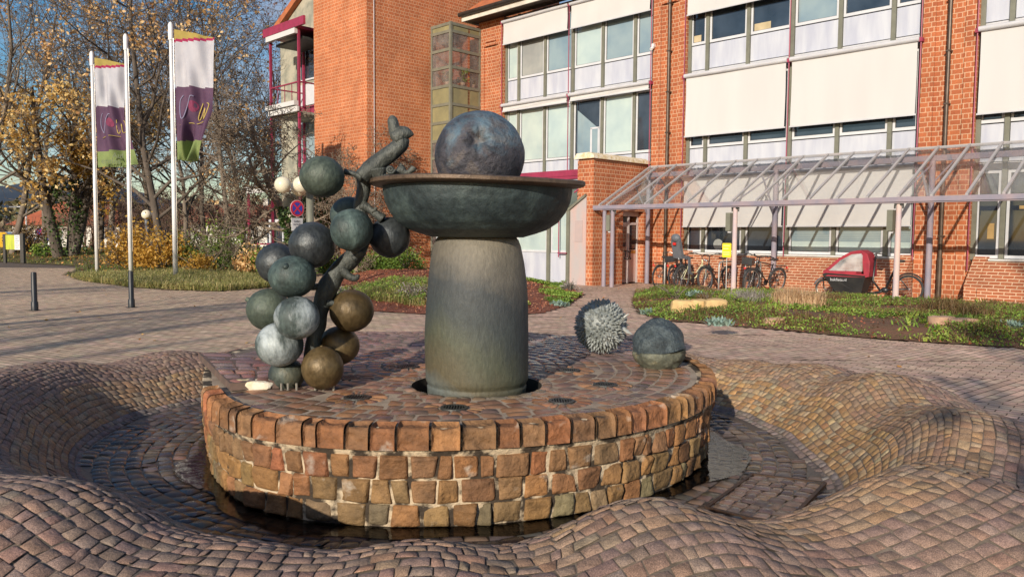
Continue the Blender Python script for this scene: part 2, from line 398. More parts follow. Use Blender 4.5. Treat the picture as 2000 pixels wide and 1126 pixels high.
def ring_rows(edges, radf, size, surf, colf, seed=0, ja=.10, jb=.10, amin=-PI, amax=PI, wave=0.0, keep=None, **kw):
    """stones in rings; edges: list of parameter values, radf(mid)->typical radius for the count"""
    cs = []; mids = []; ph = nr.uniform(0, 6.28, (len(edges), 3))
    def line(i, a, r, ds):      # a wandering joint shared by two neighbouring rows
        k_ = (1.0 if 0 < i < len(edges)-1 else 0.0)
        v_ = wave*.5*np.sin(a*r*1.1+seed+i*.35)
        return edges[i]+ds*(v_+k_*jb*(np.sin(a*r*9+ph[i, 0])+.7*np.sin(a*r*23+ph[i, 1]))*.5)
    for i in range(len(edges)-1):
        s0, s1 = edges[i], edges[i+1]; r = radf((s0+s1)/2); n = max(6, int(round((amax-amin)*r/size)))
        w_ = np.clip(1+nr.normal(0, .24, n), .5, 1.7); e = np.concatenate([[0], np.cumsum(w_)]); e = amin+(amax-amin)*e/e[-1]+nr.random()*.2/n
        ds = (s1-s0); da = (amax-amin)/n
        j0 = nr.uniform(-ja, ja, n+1)*da; j1 = nr.uniform(-ja, ja, n+1)*da; j0[-1] = j0[0]; j1[-1] = j1[0]
        e0, e1 = e+j0, e+j1; c = np.zeros((n, 4, 2))
        c[:, 0, 0] = e0[:-1]; c[:, 1, 0] = e0[1:]; c[:, 2, 0] = e1[1:]; c[:, 3, 0] = e1[:-1]
        for q in (0, 1): c[:, q, 1] = line(i, c[:, q, 0], r, ds)
        for q in (2, 3): c[:, q, 1] = line(i+1, c[:, q, 0], r, ds)
        cs.append(c); mids.append(np.stack([(e[:-1]+e[1:])/2, np.full(n, (s0+s1)/2)], -1))
    c = np.concatenate(cs); mid = np.concatenate(mids)
    if keep is not None:
        k = keep(mid); c = c[k]; mid = mid[k]
    return c, mid

# --- mounds: 12 rows up, 13 rows down
pink = [(.255, .168, .13), (.24, .157, .122), (.265, .178, .14), (.23, .152, .118), (.26, .185, .142), (.22, .147, .12), (.265, .16, .118)]
warm = [(.42, .24, .10), (.36, .22, .10), (.44, .30, .16), (.32, .18, .08), (.34, .26, .16)]
grayp = [(.20, .16, .14), (.24, .18, .15), (.17, .13, .12)]
ed = list(np.linspace(0, 1, 18))+list(1+np.linspace(0, 1, 20)[1:])
c, mid = ring_rows(ed, lambda s: 2.9+.95*s if s < 1 else 3.85+1.2*(s-1), .076, surf_m, None, ja=.13, jb=.14, wave=.16)
k = len(c); col = palette(k, pink, .09)
P = surf_m(mid[:, 0], mid[:, 1]); lowm = (mid[:, 1] < .55)
colw = palette(k, warm, .10); cg = palette(k, grayp, .15)
rgt = np.clip(np.cos(mid[:, 0]-R(-10))*1.2, 0, 1)
pw = (1-bridge(mid[:, 0]))*np.where(lowm, .55+.4*rgt, np.clip(.55*rgt, 0, .5)*(mid[:, 1] < 1.15)); u = nr.random(k)
blend = np.clip(pw+nr.normal(0, .12, k), 0, 1)[:, None]
col = col*(1-blend)+colw*blend
dirt = (mid[:, 1] < .12) & (bridge(mid[:, 0]) < .4); col[dirt] = cg[dirt]
V1, F1, C1 = setts(c, surf_m, col, n=5, gap=.07, depth=.0048, crown=.0018, exps=8, tilt=.0020, rough=.003, seed=1, rs=35, flip=-1)
# flat bottom of the basin
edf = list(np.linspace(1.62, 3.5, 18))
c2, mid2 = ring_rows(edf, lambda s: s, .125, surf_f, None, ja=.10, jb=.08, wave=.10, keep=lambda m: (m[:, 1] < tabs(m[:, 0])[2]-.02) & (m[:, 1] > rp(m[:, 0])-.05))
col2 = palette(len(c2), [(.085, .065, .055), (.12, .085, .065), (.07, .06, .058), (.10, .08, .07), (.15, .10, .07)], .2)
bb_ = bridge(mid2[:, 0]) > .5; col2[bb_] = palette(int(bb_.sum()), [(.24, .16, .14), (.21, .145, .13), (.27, .18, .155)], .14)
V2_, F2_, C2_ = setts(c2, surf_f, col2, n=5, gap=.05, depth=.008, crown=.003, exps=8, tilt=.0035, seed=2, flip=-1)
# the sheet of joint mortar beneath
th = np.linspace(-PI, PI, 361)[:-1]; rr = np.linspace(0, 1, 46)
TH, S = np.meshgrid(th, rr, indexing='ij'); rc, zc, rb, ro = tabs(TH); RR = 1.6+(ro+.03-1.6)*S
X, Y = CX+RR*np.cos(TH), CY+RR*np.sin(TH); Z = terr(X, Y)-.0085
VM = np.stack([X, Y, Z], -1).reshape(-1, 3); nT, nS = TH.shape
I = np.arange(nT*nS).reshape(nT, nS); I2 = np.roll(I, -1, 0)
FM = np.stack([I[:, :-1], I2[:, :-1], I2[:, 1:], I[:, 1:]], -1).reshape(-1, 4)[:, ::-1]
fmid = RR[:, :-1].reshape(-1) < rb[:, :-1].reshape(-1)
allv = np.concatenate([V1, V2_, VM]); allf = np.concatenate([F1, F2_+len(V1), FM+len(V1)+len(V2_)])
fm = np.concatenate([np.zeros(len(F1)), np.ones(len(F2_)), np.where(fmid, 3, 2)])
allc = np.concatenate([C1, C2_, np.full((len(VM), 3), .1)])
o = mobj('wavy_paved_basin', allv, allf, [m_sett, m_wet, m_joint, m_jointd], smooth=True, fm=fm, col=allc); tagit(o, kind='structure')

# standing water in the hollow of the basin
def water_mat():
    m, nt, b = new_mat('shallow_water'); nt.nodes.remove(b); out = nt.nodes['Material Output']
    tr = N(nt, 'ShaderNodeBsdfTransparent'); tr.inputs[0].default_value = (.62, .55, .48, 1)
    gl = N(nt, 'ShaderNodeBsdfGlossy'); gl.inputs['Roughness'].default_value = .06
    fr = N(nt, 'ShaderNodeFresnel'); fr.inputs[0].default_value = 1.33
    mx = N(nt, 'ShaderNodeMixShader'); nt.links.new(fr.outputs[0], mx.inputs[0]); nt.links.new(tr.outputs[0], mx.inputs[1]); nt.links.new(gl.outputs[0], mx.inputs[2]); nt.links.new(mx.outputs[0], out.inputs[0])
    bp = N(nt, 'ShaderNodeBump'); bp.inputs['Strength'].default_value = .25; bp.inputs['Distance'].default_value = .01
    nt.links.new(noise(nt, 12, 3, objco(nt)), bp.inputs['Height'])
    for x in (gl, fr): nt.links.new(bp.outputs[0], x.inputs['Normal'])
    return m
th = np.linspace(-PI, PI, 241)[:-1]; q = np.linspace(0, 1, 3)
wv = []; 
wid = +.05+.28*np.exp(-((th+R(16))/R(14))**2)+.10*np.exp(-((th+R(95))/R(30))**2)+.16*np.exp(-((th+R(145))/R(9))**2)+.03*np.sin(th*9)+.02*np.sin(th*23)
for j in range(len(th)):
    for s_ in q:
        r_ = float(rp(th[j]))-.16+(.16+wid[j]*(1-float(bridge(th[j])))-.16*float(bridge(th[j])))*s_; wv.append((CX+r_*math.cos(th[j]), CY+r_*math.sin(th[j]), ZF+.0135))
n3 = 3; wf = [(j*n3+i, ((j+1) % 240)*n3+i, ((j+1) % 240)*n3+i+1, j*n3+i+1) for j in range(240) for i in range(2)]
o = mobj('puddle_water', wv, [f[::-1] for f in wf], water_mat()); tagit(o, kind='structure')

# --- ground: annulus from the foot of the mounds out to the horizon
m_base = simple('plaza_joint_bed', (.15, .105, .08), (.10, .075, .055), scale=5, rough=.95)
thg = np.linspace(-PI, PI, 181)[:-1]; radii = [0, .3, 1, 3, 7, 14, 30, 70, 200, 900, 2500]
gv = []
for t_ in thg:
    ro_ = float(tabs(np.array(t_))[3])-.04
    for a in radii: gv.append((CX+(ro_+a)*math.cos(t_), CY+(ro_+a)*math.sin(t_), -.014))
ng = len(radii); gf = [(j*ng+i, j*ng+i+1, ((j+1) % 180)*ng+i+1, ((j+1) % 180)*ng+i) for j in range(180) for i in range(ng-1)]
o = mobj('ground', gv, gf, m_base); tagit(o, kind='structure')

# --- brick paving of the square, in bands that change direction
def inpoly(x, y, poly):
    x = np.asarray(x); y = np.asarray(y); c = np.zeros(x.shape, bool); n = len(poly)
    for i in range(n):
        x0, y0 = poly[i][:2]; x1, y1 = poly[(i+1) % n][:2]
        if y0 == y1: continue
        m_ = ((y0 > y) != (y1 > y)) & (x < (x1-x0)*(y-y0)/(y1-y0)+x0); c ^= m_
    return c
def gpoly(pts): return [tuple(G(*p)[:2]) for p in pts]
bedR = gpoly([(1236, 596), (1250, 612), (1300, 627), (1380, 632), (1440, 638), (1500, 643), (1600, 652), (1700, 661), (1800, 668), (1900, 674), (2000, 681)])+[(12.5, 9.6), (15.5, 12.0)]+[tuple(BW(9.4, -.35)[:2]), tuple(BW(3.2, -.9)[:2]), tuple(BW(1.9, -1.4)[:2])]
bedM = gpoly([(628, 596), (700, 606), (830, 614), (960, 617), (1060, 612), (1110, 596), (1140, 575)])+[tuple(BW(-.8, -1.35)[:2]), tuple(BW(-1.3, -.72)[:2]), tuple(BW(-5, -.72)[:2]), tuple(BW(-5, 1.0)[:2]), tuple(BW(-9.7, 1.0)[:2]), tuple(BW(-9.7, -2.7)[:2]), tuple(BW(-12.0, -2.7)[:2])]+gpoly([(640, 560)])
bedC = gpoly([(128, 536), (165, 549), (250, 560), (330, 566), (430, 569), (520, 562), (560, 552), (600, 540)])+[(-10.5, 40), (-18, 60), (-60, 75), (-70, 50)]+gpoly([(0, 511), (60, 515), (120, 517), (160, 522)])
BEDS = [bedR, bedM, bedC]
W_, L_ = .10, .20
def lay(ang, x0, x1, y0, y1, band=None):
    ca, sa = math.cos(ang), math.sin(ang); ext = max(x1-x0, y1-y0)*.75+1; cx_, cy_ = (x0+x1)/2, (y0+y1)/2
    ni = int(ext/L_)+1; nj = int(ext/W_)+1
    i, j = np.meshgrid(np.arange(-ni, ni), np.arange(-nj, nj), indexing='ij')
    a = (i+.5*(j % 2))*L_; b = j*W_; a, b = a.ravel(), b.ravel()
    x = cx_+a*ca-b*sa; y = cy_+a*sa+b*ca
    k = (x > x0-.09) & (x < x1+.09) & (y > y0-.09) & (y < y1+.09)
    return x[k], y[k], np.full(k.sum(), ang), np.tile([x0, x1, y0, y1], (int(k.sum()), 1))
xs, ys, an, zz, cl_ = [], [], [], [], []
yb = -1.5; bi = 0
def add_l(t, z):
    xs.append(t[0]); ys.append(t[1]); an.append(t[2]); zz.append(np.full(len(t[0]), z)); cl_.append(t[3])
while yb < 30:
    hgt = 1.25
    add_l(lay(R(40) if bi % 2 else R(-40), -1.4, 15, yb, yb+hgt), .0 if bi % 2 else -.0025); yb += hgt; bi += 1
add_l(lay(R(-32), -26, -1.4, -1.5, 34), -.0012)
xs = np.concatenate(xs); ys = np.concatenate(ys); an = np.concatenate(an); zz = np.concatenate(zz); cl_ = np.concatenate(cl_)
dr = np.hypot(xs-CX, ys-CY); kk = dr > tabs(np.arctan2(ys-CY, xs-CX))[3]-.02
for bd in BEDS: kk &= ~inpoly(xs, ys, bd)
# inside the camera's reach and its neighbourhood only; not under the building
pu = (xs-BO[0])*UU[0]+(ys-BO[1])*UU[1]; pv = (xs-BO[0])*VV[0]+(ys-BO[1])*VV[1]
kk &= ~((pv > 1.6) & (pu > -.2)) & ~((pv > -.55) & (pu < -.3)) & ~((pv > -2.3) & (pu < -9.9) & (pu > -13.6))
kk &= (np.abs(xs) < .75*ys+7)
xs, ys, an, zz, cl_ = xs[kk], ys[kk], an[kk], zz[kk], cl_[kk]
k = len(xs); an = an+nr.normal(0, .012, k); hl, hw = L_/2-.005, W_/2-.0055
ca, sa = np.cos(an), np.sin(an); q = []
for (a, b) in ((-hl, -hw), (hl, -hw), (hl, hw), (-hl, hw)):
    q.append(np.stack([np.clip(xs+a*ca-b*sa, cl_[:, 0], cl_[:, 1]), np.clip(ys+a*sa+b*ca, cl_[:, 2]+.002, cl_[:, 3]-.002), zz+nr.normal(0, .0006, k)], -1))
pv_ = np.stack(q, 1).reshape(-1, 3); pf_ = np.arange(4*k).reshape(-1, 4)
pc = palette(k, [(.64, .435, .315), (.60, .40, .295), (.67, .46, .335), (.56, .375, .28), (.63, .45, .325)], .10)
big = nz(np.stack([xs, ys, 0*xs], -1), .45, 2)[:, None]; pc = pc*(1+.10*big)*np.where((xs < -2)[:, None], [1.0, 1.06, .98], [1.0, 1.0, 1.0])
m_pave = attr_mat('brick_pavers', rough=.8, nscale=5, amt=.22, bmp=.3, bscale=60, bdist=.003, fine=.12)
o = mobj('plaza_paving', pv_, pf_, m_pave, col=np.repeat(pc, 4, axis=0)); tagit(o, kind='structure')
# ================================================================== FOUNTAIN PLATFORM
plat = empty('fountain_platform', (CX, CY, ZF), 0, 'low round platform of rough orange-brown stone blocks inside the wavy basin', 'fountain platform')
def surf_wall(a, z):
    r = rp(a)-.05*(ZT-z)/.6; return np.stack([CX+r*np.cos(a), CY+r*np.sin(a), z], -1)
m_block = attr_mat('rough_orange_sandstone', rough=.78, nscale=12, amt=.42, bmp=1.0, bscale=30, bdist=.018, fine=.16, tint=((.50, .44, .36), 5.5, .62, .72, .6))
m_mort = simple('lime_mortar', (.58, .46, .31), (.05, .036, .024), scale=6.5, rough=.95, bmp=.9, bscale=26, bdist=.02, lo=.44, hi=.54)
orange = [(.33, .145, .056), (.30, .135, .052), (.35, .155, .06), (.27, .13, .054), (.25, .125, .055), (.32, .12, .048), (.25, .135, .06), (.23, .13, .062)]
lowc = [(.30, .17, .065), (.26, .15, .06), (.32, .165, .06), (.24, .15, .065), (.33, .16, .058)]
ctop = ZT-.165
allV, allF, allC = [], [], []; off = 0
zs = [ctop, ctop-.150, ctop-.300, ZF+.012]
for i in range(3):
    z1, z0 = zs[i]-.002, zs[i+1]+.001
    c, mid = ring_rows([z0, z1], lambda s: RP, .150, surf_wall, None, ja=.12, jb=.05)
    kq = (bridge(mid[:, 0]) < .6); c = c[kq]; mid = mid[kq]
    # gaps between neighbouring blocks vary, heights too
    c[:, :2, 1] -= nr.uniform(0, .012, (len(c), 1)); c[:, 2:, 1] += nr.uniform(0, .012, (len(c), 1))
    hue = palette(len(c), orange if i == 0 else lowc+orange[2:4] if i == 1 else lowc+[(.22, .17, .09), (.26, .18, .09)], .14)
    v, f, cc_ = setts(c, surf_wall, hue, n=10, gap=.07, depth=.024, crown=.012, exps=14, tilt=.007, rough=.013, seed=i, rs=34)
    allV.append(v); allF.append(f+off); allC.append(cc_*np.array([.88, .90, .92])); off += len(v)
# top course: blocks that turn over the rim
def surf_rim(a, s):      # s 0..1 across the top (inwards to rim), 1..2 down the face
    top = s < 1; r = np.where(top, rp(a)-.125*(1-s)+.010, rp(a)+.010); z = np.where(top, ZT+.004, ZT+.004-.148*(s-1))
    d = np.abs(s-1); rd = np.clip(1-d/.16, 0, 1)**2*.012
    r = r-rd; z = z-rd
    return np.stack([CX+r*np.cos(a), CY+r*np.sin(a), z], -1)
c, mid = ring_rows([0.05, 1.93], lambda s: RP, .158, surf_rim, None, ja=.045, jb=.012)
kq = (bridge(mid[:, 0]) < .3) & (mid[:, 0] > R(-145)) & (mid[:, 0] < R(40)); c = c[kq]
v, f, cc_ = setts(c, surf_rim, palette(len(c), orange[:6], .15)*np.array([.80, .82, .86]), n=16, warp=.8, gap=.08, depth=.018, crown=.006, exps=14, tilt=.002, rough=.009, seed=9, rs=24)
allV.append(v); allF.append(f+off); allC.append(cc_)
o = mobj('stone_blocks', np.concatenate(allV), np.concatenate(allF), m_block, plat, smooth=True, col=np.concatenate(allC), sub=(CX, CY, ZF))
b = MB(); pr = [(RP-.065, ZF-.05), (RP-.05, ZF+.1), (RP-.03, .1), (RP-.020, ZT-.16), (RP-.008, ZT-.15), (RP-.005, ZT-.035), (RP-.016, ZT-.016), (RP-.034, ZT-.005), (RP-.15, ZT-.008)]
b.lathe([(p_[0]-RP+1, p_[1]) for p_ in pr], (CX, CY, 0), 180); vq = np.array(b.v); tq = np.arctan2(vq[:, 1]-CY, vq[:, 0]-CX); rq = np.hypot(vq[:, 0]-CX, vq[:, 1]-CY)-1+rp(tq); vq[:, 0] = CX+rq*np.cos(tq); vq[:, 1] = CY+rq*np.sin(tq); vq[:, 2] = np.where(((bridge(tq) > .3) | (tq < R(-143))) & (vq[:, 2] > ZT-.04), ZT-.04, vq[:, 2]); b.v = [tuple(p) for p in vq]; b.build('mortar_core', m_mort, plat, True, world=True)
# top paving with a pit round the column
COLC = np.array([-.265, 6.01]); PIT = .50
m_top = attr_mat('platform_top_setts', rough=.6, nscale=8, amt=.35, bmp=.5, bscale=55, bdist=.005, fine=.22, wet=1.4)
m_topj = simple('pale_pointing', (.42, .33, .24), (.28, .21, .15), scale=7, rough=.9, bmp=.4, bscale=60)
GR = [tuple(G(887, 795, ZT)[:2]), tuple(G(1097, 782, ZT)[:2]), tuple(G(1182, 750, ZT)[:2]), tuple(G(1112, 722, ZT)[:2]), tuple(G(697, 775, ZT)[:2]), tuple(G(797, 715, ZT)[:2]), tuple(G(680, 737, ZT)[:2])]
def surf_t(a, r): return np.stack([CX+r*np.cos(a), CY+r*np.sin(a), ZT+.0*a], -1)
def keep_top(m_):
    x = CX+m_[:, 1]*np.cos(m_[:, 0]); y = CY+m_[:, 1]*np.sin(m_[:, 0]); k = (np.hypot(x-COLC[0], y-COLC[1]) > PIT+.06) & (m_[:, 1] < rp(m_[:, 0])-np.where(bridge(m_[:, 0]) > .4, .05, .20))
    for g in GR: k &= np.hypot(x-g[0], y-g[1]) > .235
    return k
c, mid = ring_rows(list(np.arange(RP-.155+.256, .12, -.128))[::-1], lambda s: s, .15, surf_t, None, ja=.12, jb=.10, wave=.22, keep=keep_top)
yb_ = CY+mid[:, 1]*np.sin(mid[:, 0])-.25*(CX+mid[:, 1]*np.cos(mid[:, 0])) > 6.95
tc_ = palette(len(c), [(.23, .125, .08), (.27, .145, .085), (.19, .115, .085), (.24, .145, .10), (.30, .15, .08), (.17, .11, .09)], .14)
tc_[yb_] = palette(int(yb_.sum()), [(.24, .16, .14), (.21, .145, .13), (.27, .18, .155), (.18, .125, .115)], .14)
v, f, cc_ = setts(c, surf_t, tc_, n=5, gap=.085, depth=.010, crown=.002, exps=6, tilt=.0018, seed=4, flip=-1)
VV_, FF_, CC_ = [v], [f], [cc_]; off = len(v)
for gi, g in enumerate(GR+[tuple(COLC)]):
    def sg(a, r, g=g): return np.stack([g[0]+r*np.cos(a), g[1]+r*np.sin(a), ZT+.0005+.0*a], -1)
    eds = [.095, .225] if gi < len(GR) else [PIT+.0, PIT+.09]
    c, mid = ring_rows(eds, lambda s: s, .072 if gi < len(GR) else .11, sg, None, ja=.06, jb=.05)
    v, f, cc_ = setts(c, sg, palette(len(c), [(.33, .16, .08), (.28, .14, .075), (.25, .135, .085)] if gi < len(GR) else [(.2, .15, .11), (.25, .16, .1)], .15), n=4, gap=.13, depth=.010, crown=.003, tilt=.002, seed=5, flip=-1)
    VV_.append(v); FF_.append(f+off); CC_.append(cc_); off += len(v)
mobj('top_setts', np.concatenate(VV_), np.concatenate(FF_), m_top, plat, True, col=np.concatenate(CC_), sub=(CX, CY, ZF))
# pointing sheet with the pit cut out (polar around the column)
vv, ff = [], []; nA = 120
for j in range(nA):
    a = 2*PI*j/nA; d = np.array([math.cos(a), math.sin(a)]); p = COLC-np.array([CX, CY]); bq = p@d
    tmax = .6
    for _ in range(200):
        w_ = p+d*tmax; at_ = math.atan2(w_[1], w_[0])
        if math.hypot(*w_) > float(rp(at_))-.08: break
        tmax += .02
    for t_ in (0, .15, .3, .6, 1): r_ = PIT+(tmax-PIT)*t_; vv.append((COLC[0]+d[0]*r_, COLC[1]+d[1]*r_, ZT-.0075))
ff = [(j*5+i, j*5+i+1, ((j+1) % nA)*5+i+1, ((j+1) % nA)*5+i) for j in range(nA) for i in range(4)]
mobj('pointing', vv, ff, [m_topj, m_joint], fm=[1 if (vv[q_[0]][1]-.25*vv[q_[0]][0]+vv[q_[2]][1]-.25*vv[q_[2]][0])/2 > 6.9 else 0 for q_ in ff], parent= plat, sub=(CX, CY, ZF))
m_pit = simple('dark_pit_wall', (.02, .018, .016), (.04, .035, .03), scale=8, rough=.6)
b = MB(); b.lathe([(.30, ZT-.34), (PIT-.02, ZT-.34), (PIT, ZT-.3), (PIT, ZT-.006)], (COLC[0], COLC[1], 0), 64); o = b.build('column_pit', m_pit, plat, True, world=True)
m_iron = simple('cast_iron', (.05, .055, .055), (.09, .085, .075), scale=20, rough=.5, metal=.6, bmp=.3)
m_drain_shade = simple('drain_dark', (.008, .008, .008), rough=.9)
for gi, g in enumerate(GR):
    b = MB(); b.lathe([(.070, 0), (.070, .006), (.092, .006), (.094, -.012)], (g[0], g[1], ZT-.002), 32)
    a0 = rnd.random()*.4
    for s_ in np.linspace(-.055, .055, 7):
        hw_ = math.sqrt(max(.072**2-s_*s_, 1e-4)); b.box(g[0]+s_-.0042, g[0]+s_+.0042, g[1]-hw_, g[1]+hw_, ZT-.010, ZT+.0035)
    o = b.build('drain_grate', m_iron, plat, False, world=True)
    bb = MB(); bb.lathe([(.002, 0), (.071, 0)], (g[0], g[1], ZT-.0068), 24); bb.build('drain_shade_disc', m_drain_shade, o, sub=tuple(plat.location))  # black disc stands for the shade below the grate

# removable sett cover in the basin floor
cov = [G(1470, 921, ZF+.03), G(1612, 940, ZF+.04), G(1530, 1022, ZF+.04), G(1380, 985, ZF+.03)]
cc0 = sum(cov)/4
ro_ = empty('access_cover', (cc0[0], cc0[1], ZF+.02), 0, 'four-sided sett-filled access cover with a dark steel edge sunk in the wet basin floor', 'access cover')
b = MB()
for i in range(4):
    p, q_ = cov[i], cov[(i+1) % 4]; ns = 10
    for j in range(ns):
        a = p+(q_-p)*j/ns; c_ = p+(q_-p)*(j+1)/ns
        za = float(terr(a[0], a[1])); zc_ = float(terr(c_[0], c_[1])); d = (c_-a)[:2]; d /= np.linalg.norm(d); nn_ = np.array([-d[1], d[0]])*.012
        b.prism([(a[0]-nn_[0], a[1]-nn_[1], za-.02), (c_[0]-nn_[0], c_[1]-nn_[1], zc_-.02), (c_[0]-nn_[0], c_[1]-nn_[1], zc_+.010), (a[0]-nn_[0], a[1]-nn_[1], za+.010)], (nn_[0]*2, nn_[1]*2, 0))
b.build('steel_edge', simple('rusty_dark_steel', (.035, .025, .02), (.09, .045, .025), scale=12, rough=.55, metal=.4), ro_, world=True)
def surf_c(a, b_):
    P0, P1, P2, P3 = cov; pt = P0*((1-a)*(1-b_))[..., None]+P1*(a*(1-b_))[..., None]+P2*(a*b_)[..., None]+P3*((1-a)*b_)[..., None]
    pt = pt.copy(); pt[..., 2] = terr(pt[..., 0], pt[..., 1])+.009; return pt
cs = []
for i in range(8):
    e = np.concatenate([[0], np.cumsum(nr.uniform(.7, 1.3, 5))]); e /= e[-1]; e = .03+.94*e
    for j in range(5):
        r0, r1 = .03+.94*i/8, .03+.94*(i+1)/8; cs.append([(e[j], r0), (e[j+1], r0), (e[j+1], r1), (e[j], r1)])
cs = np.array(cs); v, f, cc_ = setts(cs, surf_c, palette(len(cs), [(.15, .10, .075), (.12, .085, .07), (.18, .12, .085)], .15), n=4, gap=.09, depth=.008, crown=.003, tilt=.002, flip=-1)
mobj('sett_filling', v, f, m_wet, ro_, True, col=cc_, sub=tuple(ro_.location))

# ================================================================== MUSHROOM COLUMN AND BOWL
def zat(py, y=6.0, px=929): return float(D(px, py, y)[2])
def column_mat():
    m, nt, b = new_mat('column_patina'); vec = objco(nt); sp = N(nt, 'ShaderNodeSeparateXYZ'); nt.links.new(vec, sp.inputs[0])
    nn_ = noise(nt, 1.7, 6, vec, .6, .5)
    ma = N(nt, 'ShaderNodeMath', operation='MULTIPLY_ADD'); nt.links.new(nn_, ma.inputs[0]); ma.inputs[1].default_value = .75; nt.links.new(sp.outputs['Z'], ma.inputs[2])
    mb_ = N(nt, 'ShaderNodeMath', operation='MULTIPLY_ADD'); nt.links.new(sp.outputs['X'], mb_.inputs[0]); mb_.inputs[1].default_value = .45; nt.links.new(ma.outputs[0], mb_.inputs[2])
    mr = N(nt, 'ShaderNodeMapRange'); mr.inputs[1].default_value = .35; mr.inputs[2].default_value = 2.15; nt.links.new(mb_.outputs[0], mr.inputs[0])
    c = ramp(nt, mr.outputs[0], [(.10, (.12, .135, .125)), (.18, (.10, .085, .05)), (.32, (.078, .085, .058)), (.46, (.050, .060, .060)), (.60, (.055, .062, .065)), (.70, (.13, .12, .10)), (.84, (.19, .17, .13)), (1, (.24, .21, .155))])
    f2 = noise(nt, 42, 8, objco(nt, (1, 1, .35)), .7); c = mixc(nt, 1.0, c, ramp(nt, f2, [(.32, (.78,)*3), (.7, (1.22,)*3)]), 'MULTIPLY')
    nt.links.new(c, b.inputs['Base Color']); b.inputs['Metallic'].default_value = .12; b.inputs['Roughness'].default_value = .62
    p = bump(nt, b, f2, .55, .012); bump(nt, b, noise(nt, 5, 5, vec), .3, .03, p); return m
m_bcol = column_mat()
m_bbowl = bronze('bowl_patina', [(.28, (.016, .022, .025)), (.5, (.034, .050, .053)), (.68, (.070, .098, .094)), (.85, (.095, .08, .055))], scale=2.4, bmp=.6, metal=.25, rough=.55)
m_rim = bronze('brown_rim_bronze', [(.3, (.075, .05, .032)), (.7, (.16, .11, .075))], scale=4, bmp=.3, metal=.35, rough=.5)
fc = (COLC[0], COLC[1], 0)
ftn = empty('bowl_fountain', (COLC[0], COLC[1], ZT-.33), 0, 'tall bronze mushroom-shaped fountain, wide flat-rimmed bowl on a thick bulging column', 'fountain')
k_ = 6.0/1540
def wob(amp, seed):
    def g(v): pts = np.array(v); pts += np.stack([nz(pts, 3, seed), nz(pts, 3.3, seed+4), 0*pts[:, 0]], -1)*amp; return pts
    return g
b = MB()
prof = [(.30, ZT-.33), (.372, ZT-.30), (.376, zat(765)), (.380, zat(752)), (.373, zat(748)), (.392, zat(738)), (.394, zat(700)), (.396, zat(650)), (.393, zat(600)), (.380, zat(555)), (.358, zat(510)), (.335, zat(480)), (.318, zat(468)), (.29, zat(461)), (.1, zat(459))]
P2 = []
for i in range(len(prof)-1):
    for t_ in np.linspace(0, 1, 5)[:-1]: P2.append((prof[i][0]*(1-t_)+prof[i+1][0]*t_, prof[i][1]*(1-t_)+prof[i+1][1]*t_))
P2.append(prof[-1]); b.lathe(P2, fc, 96); b.v = [tuple(p) for p in wob(.006, 2)(b.v)]
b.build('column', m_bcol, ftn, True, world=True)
b = MB()
prof = [(.26, zat(456)), (.335, zat(462)), (.345, zat(463)), (.37, zat(461)), (.44, zat(456)), (.53, zat(448)), (.61, zat(434)), (.665, zat(415)), (.70, zat(395)), (.712, zat(378)), (.715, zat(366)), (.70, zat(364)), (.66, zat(385)), (.5, zat(410)), (.2, zat(420)), (.01, zat(420))]
P2 = []
for i in range(len(prof)-1):
    for t_ in np.linspace(0, 1, 5)[:-1]: P2.append((prof[i][0]*(1-t_)+prof[i+1][0]*t_, prof[i][1]*(1-t_)+prof[i+1][1]*t_))
P2.append(prof[-1]); b.lathe(P2, fc, 120); b.v = [tuple(p) for p in wob(.007, 5)(b.v)]
b.build('bowl', m_bbowl, ftn, True, world=True)
b = MB(); zr = zat(361)
b.lathe([(.55, zr-.012), (.72, zr-.030), (.80, zr-.018), (.812, zr-.008), (.812, zr+.014), (.80, zr+.022), (.72, zr+.020), (.55, zr+.018), (.55, zr-.012)], fc, 120)
vv = np.array(b.v); vv[:, 2] += .010*np.sin(np.arctan2(vv[:, 1]-fc[1], vv[:, 0]-fc[0])*2+.5)+.006*nz(vv, 2.5, 7); b.v = [tuple(p) for p in vv]
smooth_angle(b.build('rim', m_rim, ftn, True, world=True), 40)
# bronze fruit in the bowl
m_fruit = bronze('fruit_bronze', [(.30, (.025, .028, .036)), (.48, (.065, .062, .075)), (.60, (.13, .11, .10)), (.78, (.17, .21, .25))], scale=4.6, bmp=.9, metal=.2, rough=.6, light=((.12, .22, .29), 3.4, .50, .78), zl=.42)  # pale blue patches grow denser towards the top
bc = D(937, 305, 6.02); bc[2] = bc[2]
nav = D(932, 272, 5.7)-bc; nav /= np.linalg.norm(nav); t1 = np.cross(nav, [0, 0, 1]); t1 /= np.linalg.norm(t1); t2 = np.cross(nav, t1)
def fdisp(d):
    c = d@nav; ang = np.arccos(np.clip(c, -1, 1)); az = np.arctan2(d@t2, d@t1)
    dim = -.20*np.exp(-(ang/.17)**2)+.03*np.exp(-((ang-.30)/.13)**2); star = .05*np.cos(az*5+.6)*np.exp(-((ang-.17)/.10)**2)
    nub = .06*np.exp(-(ang/.05)**2)+.02*np.cos(az*13)*np.exp(-((ang-.22)/.14)**2)+.012*nz(d, 26, 4)*np.exp(-(ang/.35)**2)
    return dim+star+nub+.008*nz(d, 3, 1)+.004*nz(d, 9, 2)
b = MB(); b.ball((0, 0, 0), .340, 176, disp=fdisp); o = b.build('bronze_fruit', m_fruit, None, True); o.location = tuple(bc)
tagit(o, 'large dark blue-grey bronze orange with a puckered navel, resting in the fountain bowl', 'fruit sculpture')

